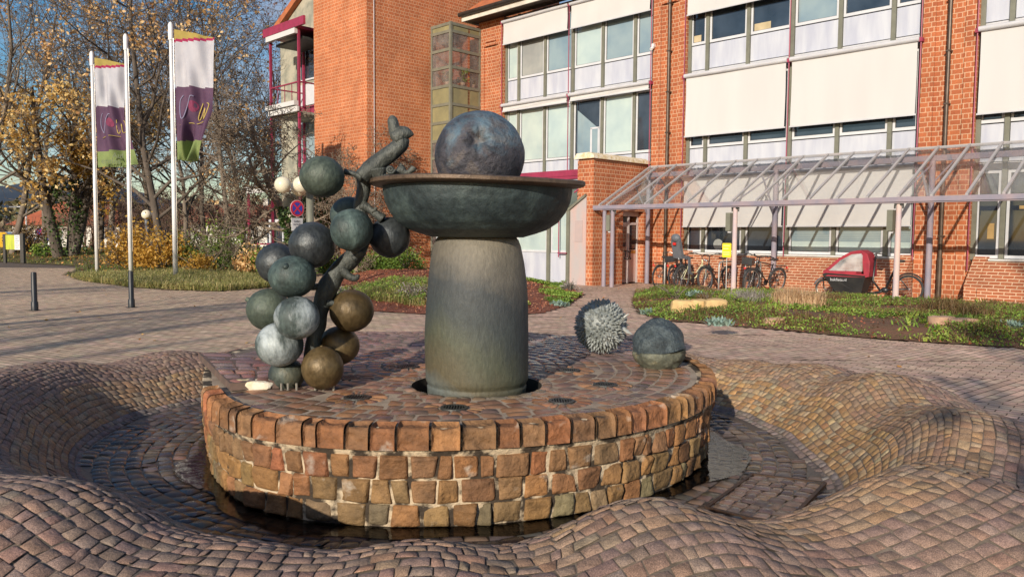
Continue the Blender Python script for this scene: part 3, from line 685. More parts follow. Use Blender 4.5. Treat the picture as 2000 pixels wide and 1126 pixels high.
# ================================================================== GRAPES
m_g = {
 'teal': bronze('teal_patina', [(.3, (.026, .036, .034)), (.5, (.055, .082, .076)), (.62, (.085, .125, .115)), (.8, (.16, .22, .20))], stretch=(1, 1, .6), scale=6, bmp=.45, metal=.2, rough=.55),
 'dark': bronze('dark_patina', [(.3, (.022, .026, .030)), (.55, (.050, .058, .062)), (.8, (.095, .095, .09))], stretch=(1, 1, .6), scale=5, bmp=.35, metal=.35, rough=.42),
 'green': bronze('greenish_patina', [(.3, (.035, .045, .034)), (.5, (.065, .085, .066)), (.7, (.11, .135, .10))], stretch=(1, 1, .6), scale=6, bmp=.4, metal=.2, rough=.55),
 'brown': bronze('brown_patina', [(.3, (.065, .045, .020)), (.55, (.12, .082, .036)), (.8, (.17, .125, .06))], stretch=(1, 1, .6), scale=4, bmp=.35, metal=.35, rough=.45),
 'chalk': bronze('chalky_patina', [(.3, (.035, .045, .045)), (.55, (.07, .095, .09)), (.8, (.12, .15, .14))], stretch=(1, 1, .6), scale=5, bmp=.4, metal=.15, rough=.6, light=((.42, .47, .48), 1.3, .46, .56)),
 'olive': bronze('olive_patina', [(.3, (.030, .040, .040)), (.5, (.07, .085, .07)), (.72, (.16, .14, .085))], stretch=(1, 1, .6), scale=5, bmp=.4, metal=.2, rough=.55)}
gp = G(600, 762, ZT)
grp = empty('grape_sculpture', (gp[0], 5.95, ZT), 0, 'bronze bunch of giant grapes on a crooked vine stump, left of the fountain column', 'grape sculpture')
#   px, py, r_px, depth, material, squash z
GRP = [(629, 345, 43, 5.62, 'green', .93), (682, 421, 37, 6.05, 'teal', 1), (687, 449, 41.5, 5.60, 'teal', 1), (761, 463, 40, 5.95, 'dark', 1), (610, 478, 45, 5.75, 'dark', 1), (541, 514, 40, 6.05, 'dark', 1),
       (571, 540, 46, 5.62, 'teal', .9), (524, 604, 41.5, 5.98, 'green', 1), (580, 620, 44, 5.55, 'chalk', .97), (546, 672, 46, 5.75, 'chalk', .95), (687, 606, 43, 5.92, 'brown', .97), (662, 674, 40, 6.0, 'brown', .95), (560, 731, 35, 5.86, 'olive', .95), (630, 718, 41, 5.72, 'brown', 1.04)]
for i, (px, py, r_, y, mt, sq) in enumerate(GRP):
    c = D(px, py, y); rad = r_/1540*y; rad *= 1.0
    def gd(d, i=i): return .012*nz(d, 2.2, i*3.1)+.004*nz(d, 7, i)
    b = MB(); b.ball(tuple(c), rad, 64, sc=(1, 1, sq), disp=gd)
    if i == 6:
        q_ = D(558, 521, y-.145); b.tube([q_+np.array([0, .02, 0]), q_, q_+np.array([0, -.02, .004])], [.028, .022, .012], 12, wob=.3)
    if i == 7:
        q_ = D(485, 585, y-.02); b.tube([c+(q_-c)*.9, q_, q_+(q_-c)*.12], [.03, .02, .016], 10, wob=.4)
    if i in (10, 11, 13):
        b.tube([c+np.array([0, 0, rad*.93]), c+np.array([-.01, 0, rad*1.12])], [.016, .010], 8, wob=.3)
    b.build('grape', m_g[mt], grp, True, world=True)
m_br = bronze('vine_bronze', [(.3, (.028, .032, .030)), (.52, (.065, .072, .065)), (.72, (.13, .135, .12))], scale=6, bmp=.8, metal=.25, rough=.5, stretch=(1, 1, .45))
def pp(l, y): return [D(a, b_, (y if len(q) == 2 else q[2])) for q in l for a, b_ in [(q[0], q[1])]]
b = MB()
k1 = 5.9/1540
def tb(l, rads, y=5.9, n=16, wobb=.16, sd=0, sm=2): b.tube(pp(l, y), [r_*k1*.92 for r_ in rads], n, smoothn=sm, wob=wobb, seed=sd)
tb([(764, 226), (766, 233), (769, 248), (774, 262), (784, 276), (776, 290), (757, 304), (738, 318), (722, 332), (708, 346)], [3, 9.5, 12, 14.5, 17.5, 18, 17, 18, 21, 19], 5.78, 20, .16, 1)
tb([(770, 270), (784, 263), (796, 261), (808, 263)], [16, 17, 12, 1.5], 5.77, 14, .16, 2)
tb([(738, 330), (745, 348), (770, 350), (792, 343)], [22, 14, 9, 5], 5.76, 14, .25, 8)
tb([(710, 338), (711, 362), (706, 388), (702, 404), (706, 424), (712, 450), (703, 480), (690, 500), (668, 522), (648, 548), (636, 572), (625, 602), (618, 640), (612, 672), (606, 705), (600, 735)], [20, 14, 13, 15, 16, 17, 17, 18, 20, 21, 20, 18, 17, 16, 14, 12], 5.88, 20, .2, 3)
tb([(708, 345), (690, 339), (672, 335)], [12, 5.5, 6], 5.75, 12, .15, 4)
tb([(708, 400), (722, 408), (738, 420), (748, 428)], [11, 9, 8, 9], 5.85, 12, .3, 5)
tb([(726, 412), (732, 410), (735, 405)], [6, 4, 3], 5.83, 8, .3, 6)
tb([(690, 505), (705, 496), (714, 492)], [12, 9, 4], 5.83, 10, .3, 7)
tb([(668, 525), (680, 538), (694, 543), (700, 536)], [12, 9, 8, 4], 5.84, 10, .35, 9)
tb([(640, 590), (655, 592), (664, 586), (672, 583)], [9, 6, 5, 4], 5.84, 8, .2, 10)
tb([(625, 560), (605, 560)], [8, 6], 5.85, 8)
tb([(620, 505), (605, 495)], [8, 6], 5.9, 8)
tb([(690, 410), (700, 415)], [6, 8], 5.95, 8)
# spiral tendril and knobs lying on the bowl rim
zr_ = zr+.03
sp_ = [(763+9*(1-t/16)*math.cos(t*.75)*1.0, 331+8*(1-t/16)*math.sin(t*.75)) for t in range(15)]
tb(sp_, [3.2]*15, 5.55, 8, .1, 11, 1)
tb([(760, 342), (775, 338), (784, 328), (788, 336), (800, 338)], [5, 5, 6, 6, 4], 5.6, 10, .4, 12)
tb([(783, 325), (786, 321)], [6, 5], 5.6, 10, .4, 13)
tb([(796, 338), (806, 330), (809, 326)], [4, 6, 5], 5.58, 10, .3, 14)
b.build('vine_stump', m_br, grp, True, world=True)
m_foot = simple('bright_bolt', (.45, .42, .36), rough=.4, metal=.7)
for px in (545, 558, 575, 612, 628, 648):
    b = MB(); p = G(px, 764, ZT); p[1] += .06; b.cyl((p[0], p[1], ZT-.005), (p[0], p[1], ZT+.05), .009, n=8); b.build('anchor_pin', m_foot, grp, world=True)

# broken stone beside the grapes
def rock(name, pos, size, mat, seed, rz=0, label=None, cat='stone', group=None, flat=.6):
    b = MB()
    def rd(d): return .18*nz(d, 1.5, seed)+.08*nz(d, 4, seed+2)
    k = 20; b.ball((0, 0, 0), 1.0, k, disp=rd); v = np.array(b.v)
    v = np.sign(v)*np.abs(v)**flat; v = v*np.array(size)/2; v[:, 2] += size[2]*.35; v = v+.012*np.stack([nz(v, 14, seed), nz(v, 15, seed+1), nz(v, 16, seed+5)], -1)
    b.v = [tuple(p) for p in v]; o = b.build(name, mat, None, False); smooth_angle(o, 28); o.location = tuple(pos); o.rotation_euler = (0, 0, rz); return tagit(o, label, cat, group)
m_lime = simple('broken_limestone', (.62, .48, .25), (.80, .74, .62), scale=9, rough=.85, bmp=.6, bscale=40)
p = G(487, 760, ZT); rock('broken_stone', (p[0]+.02, p[1]+.05, ZT+.0), (.30, .16, .075), m_lime, 3, .1, 'broken pale yellow limestone piece lying left of the bronze grapes', 'stone')

sl_ = empty('raised_slab', (-2.3, 6.0, ZT), 0, 'thin raised slab of reddish setts with a broken edge, behind the leftmost grapes', 'slab')
A_, B_ = G(449, 763, ZT), G(545, 758, ZT); C__ = np.array([-1.75, 7.0, ZT]); D__ = np.array([-.40*7.1, 7.1, ZT])
b = MB(); b.prism([A_+[0, 0, .002], B_+[0, 0, .002], C__, D__], (0, 0, .055)); b.build('slab_body', simple('slab_brown', (.16, .10, .08), (.10, .07, .055), scale=9, rough=.9), sl_, world=True)
def surf_sl(a, b_):
    pt = A_*((1-a)*(1-b_))[..., None]+B_*(a*(1-b_))[..., None]+C__*(a*b_)[..., None]+D__*((1-a)*b_)[..., None]; pt = pt.copy(); pt[..., 2] = ZT+.066+.01*nz(pt, 3, 2); return pt
cs = []
for i in range(8):
    e = np.concatenate([[0], np.cumsum(nr.uniform(.7, 1.3, 4))]); e = e/e[-1]
    for j in range(4): cs.append([(e[j], i/8), (e[j+1], i/8), (e[j+1], (i+1)/8), (e[j], (i+1)/8)])
cs = np.array(cs); v, f, cc_ = setts(cs, surf_sl, palette(len(cs), [(.24, .14, .12), (.28, .13, .10), (.2, .13, .12)], .15), n=5, gap=.07, depth=.012, crown=.002, exps=6, tilt=.002)
mobj('slab_setts', v, f, m_top, sl_, True, col=cc_, sub=tuple(sl_.location))
# ================================================================== SPINY HUSK
m_husk = bronze('husk_patina', [(.3, (.11, .125, .12)), (.5, (.22, .24, .23)), (.75, (.36, .38, .37))], scale=5, bmp=.4, metal=.15, rough=.55, light=((.42, .45, .46), 2.0, .50, .66))
hc = D(1174, 636, 7.62); hr_ = .228
husk = empty('chestnut_husk', (hc[0], hc[1], ZT), 0, 'spiny grey bronze chestnut husk sitting at the back of the platform', 'husk sculpture')
b = MB(); b.ball(tuple(hc), hr_, 64, sc=(1, 1, 1.03), disp=lambda d: .02*nz(d, 4, 2)); b.build('shell', m_husk, husk, True, world=True)
b = MB(); ns = 560; ga = PI*(3-math.sqrt(5)); dn = np.array([.78, -.58, .12]); dn /= np.linalg.norm(dn)
for i in range(ns):
    z = 1-2*(i+.5)/ns; r_ = math.sqrt(1-z*z); a = i*ga; d = np.array([r_*math.cos(a), r_*math.sin(a), z])+nr.normal(0, .035, 3); d /= np.linalg.norm(d)
    if d@dn > .982: continue
    base = hc+d*hr_*np.array([1, 1, 1.03])*.985
    if base[2] < ZT+.0: continue
    ln = nr.uniform(.028, .048); bend = nr.normal(0, .14, 3)+np.array([0, 0, -.08]); t_ = d*1.0; tip = base+(t_+bend*.55)*ln; midp = base+(t_+bend*.15)*ln*.55
    if tip[2] < ZT+.004: tip[2] = ZT+.004
    b.tube([base, midp, tip], [.020, .0095, .0018], 5, cap=False)
b.build('spines', m_husk, husk, True, world=True)
b = MB(); t1 = np.cross(dn, [0, 0, 1.]); t1 /= np.linalg.norm(t1); t2 = np.cross(t1, dn)
for (a, w_, l_) in ((.3, .05, .10), (2.0, .045, .10), (4.1, .05, .12)):
    e = (t1*math.cos(a)+t2*math.sin(a)); f_ = (-t1*math.sin(a)+t2*math.cos(a)); c = hc+dn*hr_*.93+e*.03
    b.prism([c-f_*w_*.5, c+f_*w_*.5, c+f_*w_*.35+e*l_*.55+dn*.04, c+e*l_*.8+dn*.075, c-f_*w_*.35+e*l_*.55+dn*.04], dn*.008)
b.build('split_flaps', simple('pale_flap', (.55, .56, .52), (.4, .42, .40), rough=.4, metal=.2), husk, world=True)

# ================================================================== WALNUT
m_wu = bronze('walnut_upper', [(.3, (.028, .036, .042)), (.5, (.06, .08, .09)), (.75, (.13, .16, .17))], scale=9, bmp=1.0, metal=.2, rough=.55)
m_wl = bronze('walnut_lower', [(.3, (.055, .062, .05)), (.52, (.13, .135, .10)), (.75, (.26, .22, .12))], scale=5, bmp=.6, metal=.2, rough=.55)
wc = D(1287, 676, 6.92)
wal = empty('walnut_sculpture', (wc[0], wc[1], ZT), 0, 'slightly open bronze walnut, dark upper and paler lower shell, right on the platform', 'walnut sculpture')
def wd(seed):
    def g(d): 
        az = np.arctan2(d[:, 1], d[:, 0]); return .055*nz(d, 3, seed)+.035*np.abs(nz(d, 6, seed+1))+.015*nz(d, 14, seed)+.012*np.sin(az*9+3*d[:, 2])+.05*np.exp(-((az-.0)/.35)**2)*(np.abs(d[:, 2]) < .5)
    return g
zseam = float(D(1287, 682, 6.92)[2])
for nm, m_, up_ in (('upper_shell', m_wu, 1), ('lower_shell', m_wl, -1)):
    b = MB(); r_ = .228; k = 72
    b.ball((0, 0, 0), 1, k, disp=wd(2 if up_ > 0 else 6)); v = np.array(b.v)
    if up_ > 0: sc = np.array([r_*.985, r_*.97, .268])
    else: sc = np.array([r_*1.0, r_*.98, .205])
    v2 = v*sc
    cut = .008*nz(v2, 6, 3)
    v2[:, 2] = np.where(v2[:, 2]*up_ < 0, cut+0*v2[:, 2], v2[:, 2])
    flat = (v[:, 2]*up_ < 0); rr_ = np.hypot(v[:, 0], v[:, 1])
    b.v = [tuple(p) for p in v2]
    # leave out the faces of the far half, keep a flat lid
    o = b.build(nm, m_, wal, True); o.location = (0, 0, zseam-ZT+(.004 if up_ > 0 else -.004))
    o.rotation_euler = (0, R(-7) if up_ > 0 else R(-3), R(15))
# ================================================================== OFFICE BUILDING (local x = along facade, y = into building)
brick = brick_mat('red_brick')
m_white = simple('white_frame', (.62, .63, .65), (.56, .57, .60), scale=3, rough=.4)
m_span = simple('white_spandrel', (.56, .58, .63), (.44, .46, .54), scale=1.2, rough=.35, detail=6, stretch=(3, 3, .5))
m_olive = simple('olive_mullion', (.19, .19, .145), (.15, .15, .115), scale=4, rough=.5)
m_mag = simple('magenta_steel', (.33, .035, .085), (.25, .03, .065), scale=4, rough=.45)
m_fab = simple('blind_fabric', (.60, .59, .575), (.56, .55, .54), scale=1.0, rough=.9, bmp=.08, bscale=200, stretch=(1, 1, .15))
m_cas = simple('blind_cassette', (.56, .56, .58), (.50, .50, .52), scale=3, rough=.35)
m_pipe = simple('brown_downpipe', (.075, .05, .035), (.11, .08, .06), scale=6, rough=.4, metal=.3)
m_conc = simple('grey_concrete', (.42, .39, .30), (.25, .25, .20), scale=1.6, rough=.9, bmp=.2, lo=.42, hi=.6)
m_fascia = simple('pale_fascia', (.66, .62, .54), (.48, .45, .38), scale=2, rough=.8, lo=.45, hi=.7)
m_soff = simple('dark_wood_soffit', (.10, .075, .055), (.06, .045, .035), scale=3, rough=.8, stretch=(.3, 3, 1))
m_tile = simple('orange_roof_tiles', (.50, .16, .06), (.34, .11, .05), scale=3, rough=.8, bmp=.5, bscale=12)
m_gut = simple('black_gutter', (.03, .03, .028), (.06, .06, .055), scale=5, rough=.5)
m_pane_d = pane_mat('dark_glass', (.020, .028, .038), (.045, .06, .08))
m_pane_p = pane_mat('blind_behind_glass', (.50, .60, .56), (.40, .50, .50))
m_pane_m = pane_mat('sky_glass', (.28, .36, .38), (.20, .28, .33))
m_pane_g = pane_mat('grey_glass', (.36, .38, .36), (.26, .29, .29))
m_int = simple('interior_wall', (.50, .55, .58), (.4, .44, .48), scale=1, rough=.9)
m_yel = simple('olive_yellow_panel', (.29, .26, .13), (.20, .185, .10), scale=1.1, rough=.6, lo=.4, hi=.62)
m_alu = simple('weathered_aluminium', (.50, .45, .44), (.60, .42, .38), scale=1.5, rough=.55, metal=.2, stretch=(2, 2, .6))
m_sill = simple('pale_sill', (.72, .72, .70), (.6, .6, .58), scale=3, rough=.5)

bld = empty('office_building', BW(0, 0), R(-45), 'long orange-red brick office building with white outside blinds, behind the fountain on the right', 'building')
def bpart(b, name, mats, parent=bld, smooth=False): return b.build(name, mats, parent, smooth)
VF = 2.3; ZE = 10.05
# body wall behind everything
b = MB(); b.box(-9.75, 16.9, VF+.42, VF+9, 0, 10.1); bpart(b, 'rear_wall', brick)
# brick piers: centre field slightly recessed between two lesenes, corbel at the top
def pier(u0, u1, name='brick_pier'):
    b = MB(); b.box(u0, u1, VF, VF+.42, 0, ZE); w_ = .30
    b.box(u0, u0+w_, VF-.05, VF, 0, 9.05); b.box(u1-w_, u1, VF-.05, VF, 0, 9.05); b.box(u0, u1, VF-.05, VF, 9.05, ZE)
    b.box(u0+.42, u1-.42, VF-.10, VF-.05, 9.20, 9.30); b.box(u0+.42, u1-.42, VF-.10, VF-.05, 9.05, 9.14)
    return bpart(b, name, brick)
pier(-8.70, -7.27); pier(-.24, 1.04); pier(8.05, 9.33); pier(16.3, 17.2)
# downpipes
for u, in ((.44,), (8.70,)):
    b = MB(); b.cyl((u, VF-.13, 1.0), (u, VF-.13, 9.7), .052, n=12); b.cyl((u, VF-.13, .05), (u, VF-.13, 1.05), .068, n=12)
    for z in (1.6, 3.2, 4.9, 6.2, 7.5, 9): b.box(u-.062, u+.062, VF-.19, VF-.02, z-.02, z+.02)
    b.tube([(u, VF-.13, 9.65), (u-.02, VF-.2, 9.85), (u-.2, VF-.5, 10.0)], .052, 12, smoothn=2)
    smooth_angle(bpart(b, 'downpipe', m_pipe), 50)
BAYS = [(-7.27, -.24, -3.81, [-6.55, -5.17, -3.80, -2.43, -1.05]), (1.04, 8.05, 4.53, [1.72, 3.11, 4.50, 5.88, 7.28]), (9.33, 16.3, 12.82, [10.0, 11.4, 12.8, 14.2, 15.6])]
ROWS = [(1.06, 3.20), (4.36, 6.42), (7.58, 9.66)]      # glass heights of three storeys
def window(u0, u1, z0, z1, pane, inner=None):
    b = MB(); t = .062; v0, v1 = VF+.10, VF+.17
    b.box(u0, u0+t, v0, v1, z0, z1); b.box(u1-t, u1, v0, v1, z0, z1); b.box(u0+t, u1-t, v0, v1, z0, z0+t*1.3); b.box(u0+t, u1-t, v0, v1, z1-t, z1)
    fr = bpart(b, 'window', m_white)
    p = MB(); p.box(u0+t, u1-t, v0+.035, v0+.045, z0+t*1.3, z1-t); p.build('pane', pane, fr)
    g = MB(); g.box(u0+t-.0, u0+t+.012, v0+.02, v0+.034, z0+t*1.3, z1-t); g.box(u1-t-.012, u1-t, v0+.02, v0+.034, z0+t*1.3, z1-t); g.box(u0+t+.012, u1-t-.012, v0+.02, v0+.034, z0+t*1.3, z0+t*1.3+.014)
    g.build('gasket', m_gut, fr)
    return fr
PM = {'d': m_pane_d, 'p': m_pane_p, 'm': m_pane_m, 'g': m_pane_g}
pats = {0: ['pppppp', 'ppppdp'.replace('dp', 'dd'), 'pgmpmm'], 1: ['dddppp', 'dddddd', 'dddmdd'], 2: ['ddpppp', 'dddddd', 'dddddd']}
for bi, (a0, a1, sp_, ml) in enumerate(BAYS):
    for ri, (z0, z1) in enumerate(ROWS):
        if bi == 0 and ri == 0: continue
        es = [a0+.06]+[m_+.0 for m_ in ml]+[a1-.06]
        for wi in range(6):
            u0, u1 = es[wi]+(.065 if wi else .02), es[wi+1]-(.065 if wi < 5 else .02)
            pk = pats[bi][ri][wi]
            if bi == 0 and ri == 1: pk = 'pppdpd'[wi]
            fr = window(u0, u1, z0, z1, PM[pk])
            if bi == 0 and ri == 1 and wi == 3:     # pale patch on the pane paints in a lit room, bars its door
                v_ = VF+.132; q = MB(); q.prism([(u0+.14, v_, z0+.12), (u1-.09, v_, z0+.12), (u1-.09, v_, z0+.95), (u0+.14, v_, z1-.35)], (0, .002, 0)); q.build('painted_room_view', m_pane_m, fr)
                q = MB(); q.box(u1-.50, u1-.42, v_-.004, v_-.001, z0+.12, z0+1.02); q.box(u1-.16, u1-.10, v_-.004, v_-.001, z0+.12, z0+1.02); q.box(u1-.50, u1-.10, v_-.004, v_-.001, z0+.98, z0+1.04); q.build('inner_door', m_white, fr)
            if bi == 1 and ri == 2 and wi in (0, 2):     # cardboard boxes standing on the sill behind the glass
                v_ = VF+.132; q = MB(); q.box(u0+.08 if wi == 0 else u0+.1, u0+.34 if wi == 0 else u0+.62, v_-.008, v_-.002, z0+.085, z0+.30); q.build('box_on_sill', simple('cardboard', (.55, .45, .28), (.42, .34, .2), scale=3), fr)
            if bi == 1 and ri == 0 and wi >= 3:      # half closed blind slats in the ground floor
                v_ = VF+.13; q = MB()
                for z in np.arange(z0+.38, z1-.1, .05): q.box(u0+.07, u1-.07, v_-.006, v_+.003, z, z+.042)
                q.build('slats', m_pane_m, fr)
            if bi == 1 and ri == 0 and wi == 1:
                q = MB(); q.cyl((u0+.45, VF+.125, z0+.25), (u0+.45, VF+.132, z0+.25), .17, n=20); q.cyl((u0+.45, VF+.126, z0+.05), (u0+.45, VF+.131, z0+.1), .03, n=8); q.build('desk_fan', m_pane_g, fr)
            if bi == 2 and ri == 0 and wi == 1 or (bi == 2 and ri == 0 and wi == 0):
                q = MB(); q.box(u0+.26, u1-.12 if wi == 0 else u0+.5, VF+.122, VF+.13, z0+.48 if wi == 0 else z0+1.2, z0+.86 if wi == 0 else z0+1.28); q.build('posted_sheet', simple('manila', (.45, .30, .12), rough=.8), fr)
        # spandrel below, header above
        zb = [1.0, 3.42, 6.80][ri]
        if ri:
            for wi in range(6):
                u0, u1 = es[wi]+(.065 if wi else .02), es[wi+1]-(.065 if wi < 5 else .02)
                q = MB(); q.box(u0, u1, VF+.115, VF+.16, zb, z0-.03); bpart(q, 'spandrel_panel', m_span)
        q = MB(); q.box(a0+.02, a1-.02, VF+.12, VF+.165, z1+.01, [3.40, 6.78, 10.0][ri]); bpart(q, 'header_panel', m_cas)
    # mullions
    zb0 = 1.02 if bi else 3.42
    for m_ in [a0+.05]+ml+[a1-.05]:
        q = MB(); q.box(m_-.055, m_+.055, VF+.05, VF+.16, zb0, ZE-.02); bpart(q, 'mullion', m_olive)
    q = MB(); q.box(a0, a1, VF+.18, VF+.42, .0, ZE); bpart(q, 'bay_wall', m_gut)
    # blinds
    tops = [3.40, 6.60, 9.80]; drop = {0: [None, (6.38, 6.40), (8.95, 8.95)], 1: [(1.88, 1.88), (4.72, 4.72), (8.50, 8.50)], 2: [(2.6, 1.88), (4.58, 4.58), (8.5, 8.5)]}[bi]
    for ri in range(3):
        if bi == 0 and ri == 0: continue
        if bi == 2 and ri == 0: continue
        for si, (x0, x1) in enumerate(((a0+.03, sp_-.04), (sp_+.04, a1-.03))):
            zt = tops[ri]; zb = drop[ri][si]
            q = MB(); q.tube([(x0, VF-.17, zt), (x1, VF-.17, zt)], .068, 14); q.box(x0, x1, VF-.17, VF+.02, zt+.02, zt+.066)
            cz = smooth_angle(bpart(q, 'blind_cassette', m_cas), 40)
            q = MB(); nx, nzz = 28, 10; vv, ff = [], []
            for i in range(nx+1):
                for j in range(nzz+1):
                    x = x0+.05+(x1-x0-.10)*i/nx; z = zt-.05+(zb-zt+.05)*j/nzz
                    vv.append((x, VF-.15+.006*math.sin(i*.9)*(j/nzz)+.012*math.sin(j*.5+i*.2), z))
            for i in range(nx):
                for j in range(nzz): k = i*(nzz+1)+j; ff.append((k, k+nzz+1, k+nzz+2, k+1))
            q.add(vv, ff); bpart(q, 'blind', m_fab, smooth=True)
            q = MB(); q.box(x0+.02, x1-.02, VF-.165, VF-.130, zb-.035, zb+.004); bpart(q, 'bottom_rail', m_cas)
    for x in ((a0+.0, sp_, a1-.0) if bi < 2 else (a0, sp_)):
        q = MB(); zz0 = {0: 3.65, 1: .98, 2: .75}[bi]; q.tube([(x, VF-.155, zz0), (x, VF-.155, 9.86)], .017, 8)
        for zt in tops: 
            if zt > zz0: q.box(x-.045, x+.045, VF-.20, VF-.0, zt-.07, zt+.03)
        bpart(q, 'blind_guide_rail', m_mag)
# sloping brick plinth under the ground-floor windows
sl_brick = brick_mat('slope_brick', bw=.24, bh=.075, c1=(.40, .12, .05), c2=(.32, .10, .045), mc=(.62, .42, .28), slab=True)
for (a0, a1) in ((1.34, 7.72), (9.75, 16.2)):
    q = MB(); q.box(a0-.32, a1+.32, VF-.02, VF+.20, 1.005, 1.045); bpart(q, 'window_sill', m_sill)
    q = MB()
    pr = [(VF+.15, 0), (VF-.86, 0), (VF-.86, .36), (VF-.12, .99), (VF+.15, .99)]
    q.prism([(a0, y, z) for y, z in pr], (a1-a0, 0, 0)); bpart(q, 'sloping_plinth', sl_brick)
    for e in (a0-.30, a1):
        q = MB(); q.prism([(e, y-.0+.03, z+.0) for y, z in [(VF+.1, 0), (VF-.83, 0), (VF-.83, .42), (VF-.10, 1.10), (VF+.1, 1.10)]], (.30, 0, 0)); bpart(q, 'plinth_cheek', sl_brick)
# eaves
q = MB(); VEV = 1.62
q.prism([(-8.9, VF+.1, ZE+.02), (-8.9, VEV, ZE+.02), (-8.9, VEV, ZE+.12), (-8.9, VF+.1, ZE+.12)], (26.3, 0, 0)); bpart(q, 'soffit', m_soff)
q = MB(); q.box(-8.95, 17.4, VEV-.05, VEV-.003, ZE-.03, ZE+.17); bpart(q, 'fascia', m_fascia)
q = MB(); q.tube([(-9.05, VEV-.13, ZE+.23), (17.5, VEV-.13, ZE+.23)], .088, 12); bpart(q, 'gutter', m_gut, smooth=True)
q = MB(); q.prism([(-8.95, VEV-.10, ZE+.26), (-8.95, VEV+4.5, ZE+3.4), (-8.95, VEV+4.5, ZE+3.2), (-8.95, VEV-.05, ZE+.17)], (26.4, 0, 0)); bpart(q, 'roof', m_tile)
q = MB(); q.box(-9.0, -8.95, VEV-.05, VF+.5, ZE-.02, ZE+.20); bpart(q, 'verge_board', m_conc)
# white security camera on the pier
q = MB(); q.box(-.24, -.14, VF-.16, VF-.05, 7.73, 7.83); q.tube([(-.20, VF-.10, 7.72), (-.20, VF-.22, 7.64)], .05, 12); bpart(q, 'security_camera', simple('camera_white', (.8, .8, .8), rough=.4))

# ---- glazed stair bay in the corner
UT = -9.79; VT = -2.40; VG = .67; UG = -8.6
levels = [9.74, 9.45, 8.76, 8.08, 7.36, 6.66, 5.96, 5.26, 4.60, 3.9, 3.2, 2.5, 1.8, 1.1, .15]
q = MB(); 
for z in levels: q.box(UT, UG, VG-.03, VG+.05, z-.055, z+.055); q.box(UG-.05, UG+.03, VG+.05, VF-.05, z-.055, z+.055)
q.box(UG-.06, UG+.04, VG-.04, VG+.06, 0, 9.8); q.box(UT, UT+.09, VG-.025, VG+.045, 0, 9.8); q.box(UG-.045, UG+.025, VF-.13, VF-.06, 0, 9.8)
sf = bpart(q, 'stair_glazing_frame', m_olive)
for i in range(len(levels)-1):
    z1, z0 = levels[i]-.06, levels[i+1]+.06; m_ = m_conc if i == 0 else (m_yel if i in (4, 5, 6) else m_pane_b if False else None)
    for side in (0, 1):
        q = MB()
        if side == 0: q.box(UT+.09, UG-.06, VG, VG+.012, z0, z1)
        else: q.box(UG-.012, UG, VG+.06, VF-.13, z0, z1)
        if m_ is None:
            q.build('stair_pane', glass_mat('stair_glass', (.80, .72, .66), .12) if 'stair_glass' not in MATS else MATS['stair_glass'], bld)
        else: q.build('stair_panel', m_yel if i else m_yel, bld)
q = MB(); q.box(UT, UG, VG+.9, VG+1.0, .0, 9.75); bpart(q, 'stair_rear_wall', brick)
q = MB(); q.box(UT-.0, UG-.05, VG+.05, VF, 9.72, 9.80); bpart(q, 'stair_ceiling', m_conc)
q = MB(); q.box(UT+.05, UG-.1, VG+.08, VG+.5, 7.36, 7.44); bpart(q, 'stair_ledge', m_white)
m_pot = simple('white_pot', (.7, .7, .68), rough=.4)
m_hl = leaf_mat('houseplant_leaf', [(.10, .16, .03), (.22, .26, .05), (.05, .10, .02)])
for (u, v, hh) in ((UG-.45, VG+.22, .42), (UG-.12, VG+.75, .5), (UG-.15, VG+1.3, .22)):
    pw = BW(u, v, 7.44); pr_ = empty('potted_plant', pw, 0, ['leafy potted plant in a white pot behind the front stair window', 'taller potted plant behind the side stair window', 'small potted plant by the brick pier behind the side stair window'][0 if hh == .42 else 1 if hh == .5 else 2], 'plant', 'plants on the stair window ledge')
    if hh == .22: pass
    q = MB(); q.lathe([(.03, 0), (.075, 0), (.10, .14), (.085, .14), (.06, .05)], (0, 0, 0), 16); q.build('pot', m_pot, pr_, True)
    lv, lf, la = [], [], []
    for i in range(int(160*hh/.4)):
        a = rnd.random()*6.28; r_ = rnd.random()**.6*hh*.55; z = .14+rnd.random()*hh; c = np.array([r_*math.cos(a), r_*math.sin(a), z]); d = nr.normal(0, 1, 3); d /= np.linalg.norm(d); e = np.cross(d, nr.normal(0, 1, 3)); e /= np.linalg.norm(e)
        k = len(lv); lv += [c-d*.05, c+e*.022, c+d*.05, c-e*.022]; lf.append((k, k+1, k+2, k+3)); la.append(rnd.random())
    mobj('foliage', lv, np.array(lf), m_hl, pr_, rndattr=la)

# ---- entrance block
q = MB(); ub, uf = -.64, -.34; D0, D1 = .92, 2.06; ZB = 3.92
q.box(ub-.3, uf, -.6, D0, 0, ZB); q.box(ub-.3, uf, D1, VF+.3, 0, ZB); q.box(ub-.3, uf, D0, D1, 2.36, ZB); q.box(ub-.6, ub-.31, -.3, VF+.3, 0, ZB)
bpart(q, 'entrance_wall', brick)
q = MB(); q.prism([(ub-.42, -.72, ZB+.002), (uf+.10, -.72, ZB+.002), (uf+.10, -.72, ZB+.10), (uf-.1, -.72, ZB+.19), (ub-.3, -.72, ZB+.17)], (0, VF+.72-.08, 0))
cop = bpart(q, 'stone_coping', m_lime)
q = MB(); q.box(uf-.26, uf-.22, D0, D1, 2.20, 2.355); q.box(uf-.26, uf-.22, D0, D0+.07, 0, 2.2); q.box(uf-.26, uf-.22, D1-.07, D1, 0, 2.2); q.box(uf-.26, uf-.22, 1.50, 1.57, 0, 2.2)
q.box(uf-.255, uf-.225, D0+.07, D1-.07, 1.92, 2.0)
dr_ = bpart(q, 'entrance_door', simple('grey_mauve_frame', (.62, .57, .56), (.55, .49, .49), scale=4, rough=.5))
